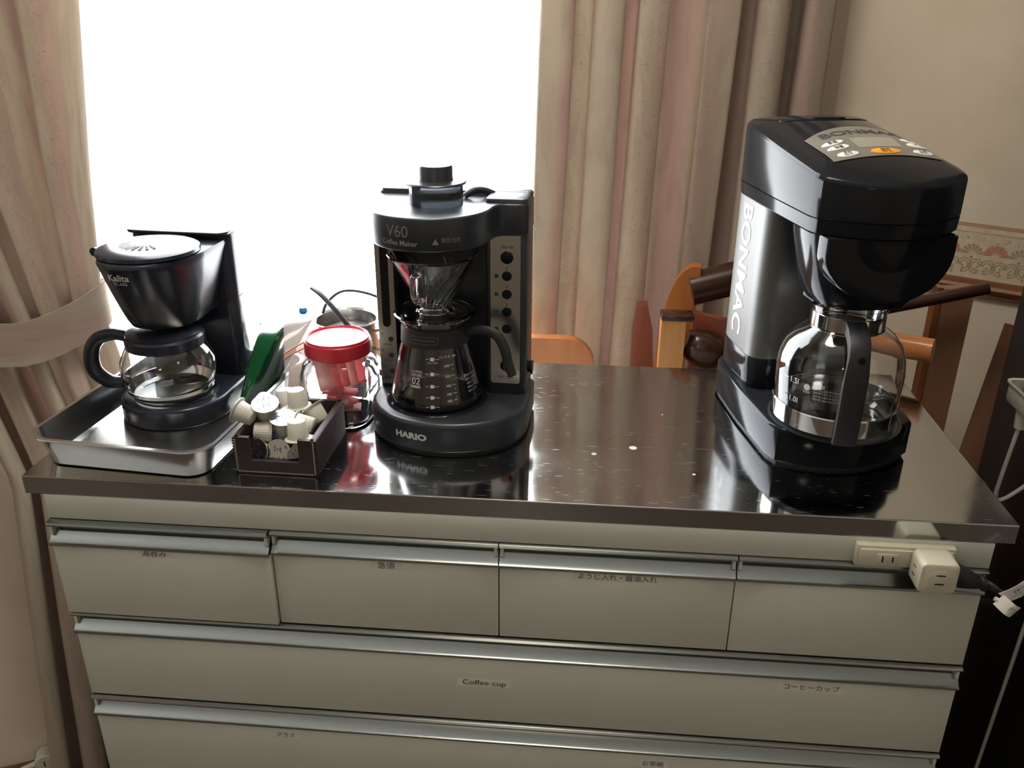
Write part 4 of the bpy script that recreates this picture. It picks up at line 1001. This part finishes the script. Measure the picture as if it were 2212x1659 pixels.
# decanter
ca, sa = math.cos(math.radians(BMR)), math.sin(math.radians(BMR))
DX, DY = BMX + PCX*ca - PCY*sa, BMY + PCX*sa + PCY*ca
DC = thing('glass_decanter', 'round glass decanter with steel bands and straight black handle on the large brewer', 'decanter', (DX, DY, .0534), -4)
dp = [(0, 0), (.060, 0), (.068, .0022), (.0728, .010), (.0755, .028), (.0772, .052), (.0776, .072), (.0755, .090), (.0695, .106), (.0590, .119), (.0475, .1265), (.0432, .1310), (.0428, .1400), (.0436, .1455), (.0466, .1560)]
di = [(max(r - .0018, 0), z + (.0018 if k < 2 else 0)) for k, (r, z) in enumerate(dp)][::-1]
mb = MB(); mb.lathe(dp + di, 64); mb.build('glass_body', 'glass', DC)
mb = MB(); mb.lathe([(.0732, .0070), (.0765, .0065), (.0772, .0285), (.0762, .0300), (.0748, .0285)], 56, loop=True); mb.build('base_band', 'steel_mirror', DC)
mb = MB(); mb.lathe([(.0436, .1270), (.0448, .1262), (.0448, .1462), (.0438, .1470)], 48, loop=True); mb.build('neck_band', 'steel_mirror', DC)
mb = MB(); hwid = .0135
pth = [(-.0430, .1440), (-.0480, .1465), (-.0660, .1440), (-.0860, .1340), (-.0930, .1200), (-.0950, .0950), (-.0945, .0500), (-.0920, .0180), (-.0890, .0030)]
pti = [(-.0430, .1300), (-.0560, .1310), (-.0700, .1260), (-.0790, .1160), (-.0815, .1020), (-.0825, .0800), (-.0825, .0500), (-.0805, .0180), (-.0780, .0010)]
rings = []
for (y0, z0), (y1, z1) in zip(pth, pti):
    wv = hwid*(1.0 if z0 < .12 else .85); rings.append([(-wv, y0 + .002, z0), (-wv + .003, y0, z0), (wv - .003, y0, z0), (wv, y0 + .002, z0), (wv, y1, z1), (-wv, y1, z1)])
mb.loft(rings); mb.box(-.006, .006, -.083, -.074, .010, .022); hn = mb.build('handle', 'black_matte', DC, smooth=40)
mb = MB(); mb.xf = Matrix.Translation((.002, -.0925, .1160)) @ Matrix.Rotation(PI/2, 4, 'X'); mb.lathe([(0, 0), (.0042, 0), (.0042, .0022), (0, .0024)], 18); mb.build('screw_hole', 'black_glass', hn)
def dsurf(u, v, a0, z0, lift=.0004):
    z = z0 + v; r = lerp([(p[1], p[0]) for p in dp[3:]], z) + lift; a = math.radians(a0) + u/r; return (r*math.cos(a), r*math.sin(a), z)
mb = MB(); put_text(mb, '1.5l', .0105, lambda u, v: dsurf(u, v, 218, .068)); put_text(mb, '1.0l', .0105, lambda u, v: dsurf(u, v, 219, .0435))
for z, a in ((.0690, 208), (.0445, 209)): rect(mb, -.0035, .0035, -.0008, .0008, lambda u, v, z=z, a=a: dsurf(u, v, a, z))
ell(mb, 0, 0, .0040, .0042, lambda u, v: dsurf(u, v, 232, .0655)); put_text(mb, '熱湯用', .0030, lambda u, v: dsurf(u, v, 232, .0590))
put_text(mb, '△注意', .0050, lambda u, v: dsurf(u, v, 243, .0700))
for i in range(4): put_text(mb, '空だきしないでください', .0031, lambda u, v, i=i: dsurf(u, v, 251, .0655 - .0042*i))
for i in range(2): put_text(mb, '取扱説明書', .0031, lambda u, v, i=i: dsurf(u, v, 296, .0640 - .0042*i))
mb.build('volume_print', 'white_print', DC, smooth=0, recalc=False)

# ================================================================== CHAIRS BEHIND THE COUNTER
def board(mb, pts, th, n_):          # outline in 3-D, extruded along n_
    n_ = Vector(n_).normalized()*th/2
    mb.loft([[tuple(Vector(p) - n_) for p in pts], [tuple(Vector(p) + n_) for p in pts]])
def bar(mb, a, b, w_, d_, up=(0, 0, 1)):
    a, b, up = Vector(a), Vector(b), Vector(up); t = (b - a).normalized(); s = t.cross(up).normalized(); u = s.cross(t)
    mb.loft([[tuple(p + s*x*w_/2 + u*y*d_/2) for x, y in ((-1, -1), (1, -1), (1, 1), (-1, 1))] for p in (a, b)])
def rod(mb, a, b, r, seg=16): mb.tube([a, b], r, seg, smooth=0)
# low chair whose rounded back rail shows above the worktop edge beside the tall coffee maker
C1 = thing('wooden_chair', 'orange wooden chair whose rounded back board shows behind the tall coffee maker', 'chair', (.60, .60, FZ))
def rr3(x0, x1, z0, z1, r, y, lean=0): return [(x, y + lean*(z - z0), z) for x, z in rrect(x0, x1, z0, z1, r, 6)]
mb = MB(); board(mb, rr3(-.30, .115, .795, .905, .05, 0, .05), .022, (0, 1, 0)); mb.build('backrest', 'wood_orange', C1)
for x in (-.24, .07):
    mb = MB(); bar(mb, (x, .02, 0), (x, .004, .84), .036, .03, (0, 1, 0)); mb.build('leg', 'wood_orange', C1)
    mb = MB(); bar(mb, (x, -.12, 0), (x, -.12, .40), .036, .036, (0, 1, 0)); mb.build('leg', 'wood_orange', C1)
mb = MB(); mb.prism(rrect(-.27, .10, -.14, .05, .03, 5), .40, .43, .006); mb.build('seat', 'wood_orange', C1)

# chair with thick curved side panel and post, turned towards the window
C2 = thing('wooden_chair', 'orange wooden armchair with broad curved side panel behind the worktop', 'chair', (.89, .66, FZ))
Zc = H
mb = MB(); pts = [(-.070, -.92, 0), (-.066, -.30, 0), (-.058, -.05, 0), (-.046, .040, 0), (-.030, .088, 0), (-.010, .110, 0), (.008, .112, 0), (.012, .106, 0), (.008, .03, 0), (-.002, -.06, 0), (-.006, -.30, 0), (-.010, -.92, 0)]
pts = [tuple(p) for p in catmull([Vector((x, y, z + Zc)) for x, z, y in pts], 4)]; board(mb, pts, .032, (.15, 1, 0)); mb.build('side_panel', 'wood_orange', C2)
mb = MB(); rod(mb, (-.006, .000, .066 + Zc), (.140, .02, .103 + Zc), .031, 24); mb.build('top_rail', 'wood_dark', C2)
mb = MB(); mb.tube([(.112, -.022, .090 + Zc), (.130, -.020, .094 + Zc), (.155, -.012, .098 + Zc)], [.008, .021, .021], 16, flat=1.1); mb.build('rail_knob', 'wood_orange', C2)
mb = MB(); bar(mb, (-.040, -.085, -.92 + Zc), (-.040, -.085, .040 + Zc), .042, .032, (0, 1, 0)); mb.build('front_post', 'wood_light', C2)
mb = MB(); mb.box(-.0625, -.005, -.103, -.066, .038 + Zc, .050 + Zc, .004); mb.build('post_cap', 'wood_dark', C2)
mb = MB(); board(mb, [(.000, -.03, .035 + Zc), (.13, -.03, .005 + Zc), (.13, -.03, -.14 + Zc), (.000, -.03, -.14 + Zc)], .02, (0, 1, 0)); mb.build('apron', 'wood_red', C2)
mb = MB(); mb.tube([(-.014, -.060, -.012 + Zc), (.030, -.056, -.030 + Zc), (.075, -.050, -.046 + Zc), (.125, -.044, -.062 + Zc)], [.020, .030, .035, .034, .026, .016, .012, .012, .012], 20, smooth=8); mb.build('turned_stretcher', 'wood_dark', C2)
mb = MB(); bar(mb, (.1, .05, -.92 + Zc), (.1, .05, .05 + Zc), .035, .035, (0, 1, 0)); mb.build('leg', 'wood_red', C2)
mb = MB(); mb.prism(rrect(-.06, .13, -.10, .035, .02, 4), .40, .43, .006); mb.build('seat', 'wood_orange', C2)
C3 = thing('wooden_chair', 'reddish wooden chair leg leaning against the curtain behind the curved chair panel', 'chair', (.82, .72, FZ))
mb = MB(); pts = [(-.020, -.92), (-.030, -.2), (-.032, -.04), (-.026, .016), (-.006, .018), (.006, -.03), (.020, -.2), (.030, -.92)]
board(mb, [(x, 0, z + Zc) for x, z in pts], .03, (0, 1, 0)); mb.build('leg', 'wood_red', C3)
mb = MB(); bar(mb, (.0, .0, .45), (.09, .06, .45), .025, .05); mb.build('seat_rail', 'wood_red', C3)
mb = MB(); bar(mb, (.085, .055, .0), (.085, .055, .75), .03, .03, (0, 1, 0)); mb.build('leg', 'wood_red', C3)

# upturned chair by the side wall
C4 = thing('wooden_chair', 'upturned brown wooden chair with round rails in front of the papered side wall', 'chair', (1.33, .58, FZ))
def w4(x, y, z): return (x - 1.33, y - .58, z + H)
mb = MB(); rod(mb, w4(1.095, .500, .047), w4(1.236, .420, .0525), .0190, 24); mb.build('round_rail', 'wood_orange', C4)
mb = MB(); rod(mb, w4(1.10, .60, .032), w4(1.385, .615, .098), .0110, 18); mb.build('thin_rail', 'wood_dark', C4)
mb = MB(); bar(mb, w4(1.352, .66, -.45), w4(1.352, .66, .085), .056, .026, (0, 1, 0)); mb.build('leg', 'wood_mid', C4)
mb = MB(); bar(mb, w4(1.3195, .657, -.45), w4(1.3195, .657, .088), .0095, .026, (0, 1, 0)); mb.build('leg_edge', 'wood_rail', C4)
mb = MB(); bar(mb, w4(1.13, .64, -.46), w4(1.362, .64, -.44), .16, .03); mb.build('seat', 'wood_brown', C4)
mb = MB(); bar(mb, w4(1.16, .62, -.92), w4(1.16, .62, -.45), .04, .04, (0, 1, 0)); mb.build('backrest_post', 'wood_brown', C4)
mb = MB(); bar(mb, w4(1.36, .66, -.92), w4(1.36, .66, -.45), .04, .04, (0, 1, 0)); mb.build('backrest_post', 'wood_brown', C4)
mb = MB(); bar(mb, w4(1.14, .52, -.44), w4(1.105, .50, .05), .035, .035, (0, 1, 0)); mb.build('leg', 'wood_brown', C4)
C5 = thing('wooden_chair', 'dark brown wooden chair of which one slanting leg shows beside the dark cupboard', 'chair', (1.36, .57, FZ))
def w5(x, y, z): return (x - 1.36, y - .57, z + H)
mb = MB(); bar(mb, w5(1.335, .545, -.92), w5(1.500, .68, .005), .018, .074, (.8, -.6, 0)); mb.build('leg', 'wood_brown', C5, smooth=0)
mb = MB(); bar(mb, w5(1.42, .62, -.50), w5(1.52, .66, -.50), .02, .05); mb.build('seat_rail', 'wood_brown', C5, smooth=0)
mb = MB(); bar(mb, w5(1.53, .66, -.92), w5(1.53, .66, -.45), .03, .03, (0, 1, 0)); mb.build('leg', 'wood_brown', C5, smooth=0)

# ================================================================== DARK CUPBOARD AND WHITE WIRE STAND
DK = thing('tall_cupboard', 'tall blackish brown cupboard standing at the end of the steel worktop', 'cupboard', (1.72, .17, FZ))
mb = MB(); mb.box(-.335, .33, -.32, .33, 0, 1.95, .002); mb.build('body', 'dark_cabinet', DK)
for sx_ in (-1, 1):
    mb = MB(); mb.box(*sorted((sx_*.004, sx_*.325)), -.342, -.322, .06, 1.93, .002); dd = mb.build('door', 'dark_cabinet', DK)
    mb = MB(); mb.box(*sorted((sx_*.03, sx_*.042)), -.362, -.342, .9, 1.05, .003); mb.build('handle', 'steel_dark', dd)
WS = thing('wire_stand', 'white wire stand with a small plastic tray at the worktop corner', 'stand', (1.297, .20, FZ))
mb = MB()
def tr4(hx, hy, r, z): return [(x, y, z + H) for x, y in rrect(.0215 - hx, .0215 + hx, -hy, hy, r, 5)]
mb.loft([tr4(.052, .036, .010, .056), tr4(.054, .038, .011, .060), tr4(.054, .038, .011, .080), tr4(.0565, .0405, .012, .083), tr4(.0565, .0405, .012, .085), tr4(.0525, .0365, .010, .084), tr4(.052, .036, .010, .060)])
mb.build('plastic_tray', 'rack_white', WS)
mb = MB(); mb.box(-.020, .02, -.022, .022, .0605 + H, .098 + H, .006); mb.build('sponge', 'sponge', WS)
mb = MB(); mb.xf = Matrix.Translation((-.020, 0, H)); mb.lathe([(0, .030), (.0075, .030), (.0095, .057), (0, .057)], 14); mb.build('socket', 'rack_white', WS)
mb = MB(); mb.tube([(-.020, 0, .045 + H), (-.0285, 0, -.06 + H), (-.027, 0, -.080 + H), (-.012, 0, -.076 + H), (.03, .01, -.045 + H), (.07, .02, -.03 + H)], .0028, 10, smooth=3); mb.build('wire_frame', 'rack_white', WS)
mb = MB(); mb.tube([(.07, .02, -.03 + H), (.075, .02, -.2 + H), (.05, .02, 0)], .0028, 10); mb.tube([(-.028, 0, -.07 + H), (-.03, 0, -.4 + H), (-.035, 0, 0)], .0028, 10); mb.build('wire_leg', 'rack_white', WS)

# ================================================================== PLUG AND CORD BY THE WINDOW WALL
WP = thing('white_plug', 'white round power plug tap with its cable low on the wall beside the curtain', 'plug', tuple(wallpt(.008, .030, -.868)))
ax = Matrix(((WD.x, -WN.x, 0, 0), (WD.y, -WN.y, 0, 0), (0, 0, 1, 0), (0, 0, 0, 1)))
mb = MB(); mb.xf = ax @ Matrix.Rotation(-PI/2, 4, 'X'); mb.lathe([(0, -.02), (.017, -.02), (.019, -.016), (.019, .010), (.017, .0125), (0, .013)], 32); mb.build('plug_body', 'cord_white', WP)
mb = MB(); mb.xf = ax; mb.box(-.001, .001, .0130, .0136, -.007, .007); mb.build('slot', 'slot_dark', WP, smooth=0)
mb = MB(); mb.xf = ax; mb.tube([(-.016, .004, -.002), (-.034, .004, -.006), (-.044, .004, -.008)], [.0062, .0052, .0045], 10, smooth=0); mb.tube([(-.040, .004, -.007), (-.08, .004, -.014), (-.16, .002, -.022), (-.30, 0, -.04)], .0036, 8); mb.build('cable', 'cord_white', WP)

# ================================================================== CEILING LAMP
for lx_, ly_, lb_ in ((.55, .02, 'round white ceiling lamp above the steel worktop'), (.40, -4.0, 'round white ceiling lamp added out of view to brighten the room')):  # second lamp is unseen, added to lift the light on the cabinet
    CL = thing('ceiling_lamp', lb_, 'lamp', (lx_, ly_, CZ - .09), 0, 'round ceiling lamps')
    mb = MB(); mb.lathe([(0, .09), (.20, .09), (.21, .07), (.21, .055), (0, .055)], 40); mb.build('lamp_base', 'ceiling_white', CL)
    mb = MB(); mb.lathe([(0, 0), (.12, .004), (.19, .02), (.23, .045), (.23, .056), (0, .056)], 48); mb.build('lamp_shade', 'lamp_glow', CL)
for o in bpy.data.objects:
    if o.type == 'MESH' and o.name.split('.')[0] in ('volume_print', 'strip_print', 'instruction_print', 'printed_petals', 'printed_scrolls'): o['kind'] = 'stuff'      # tiny flat print
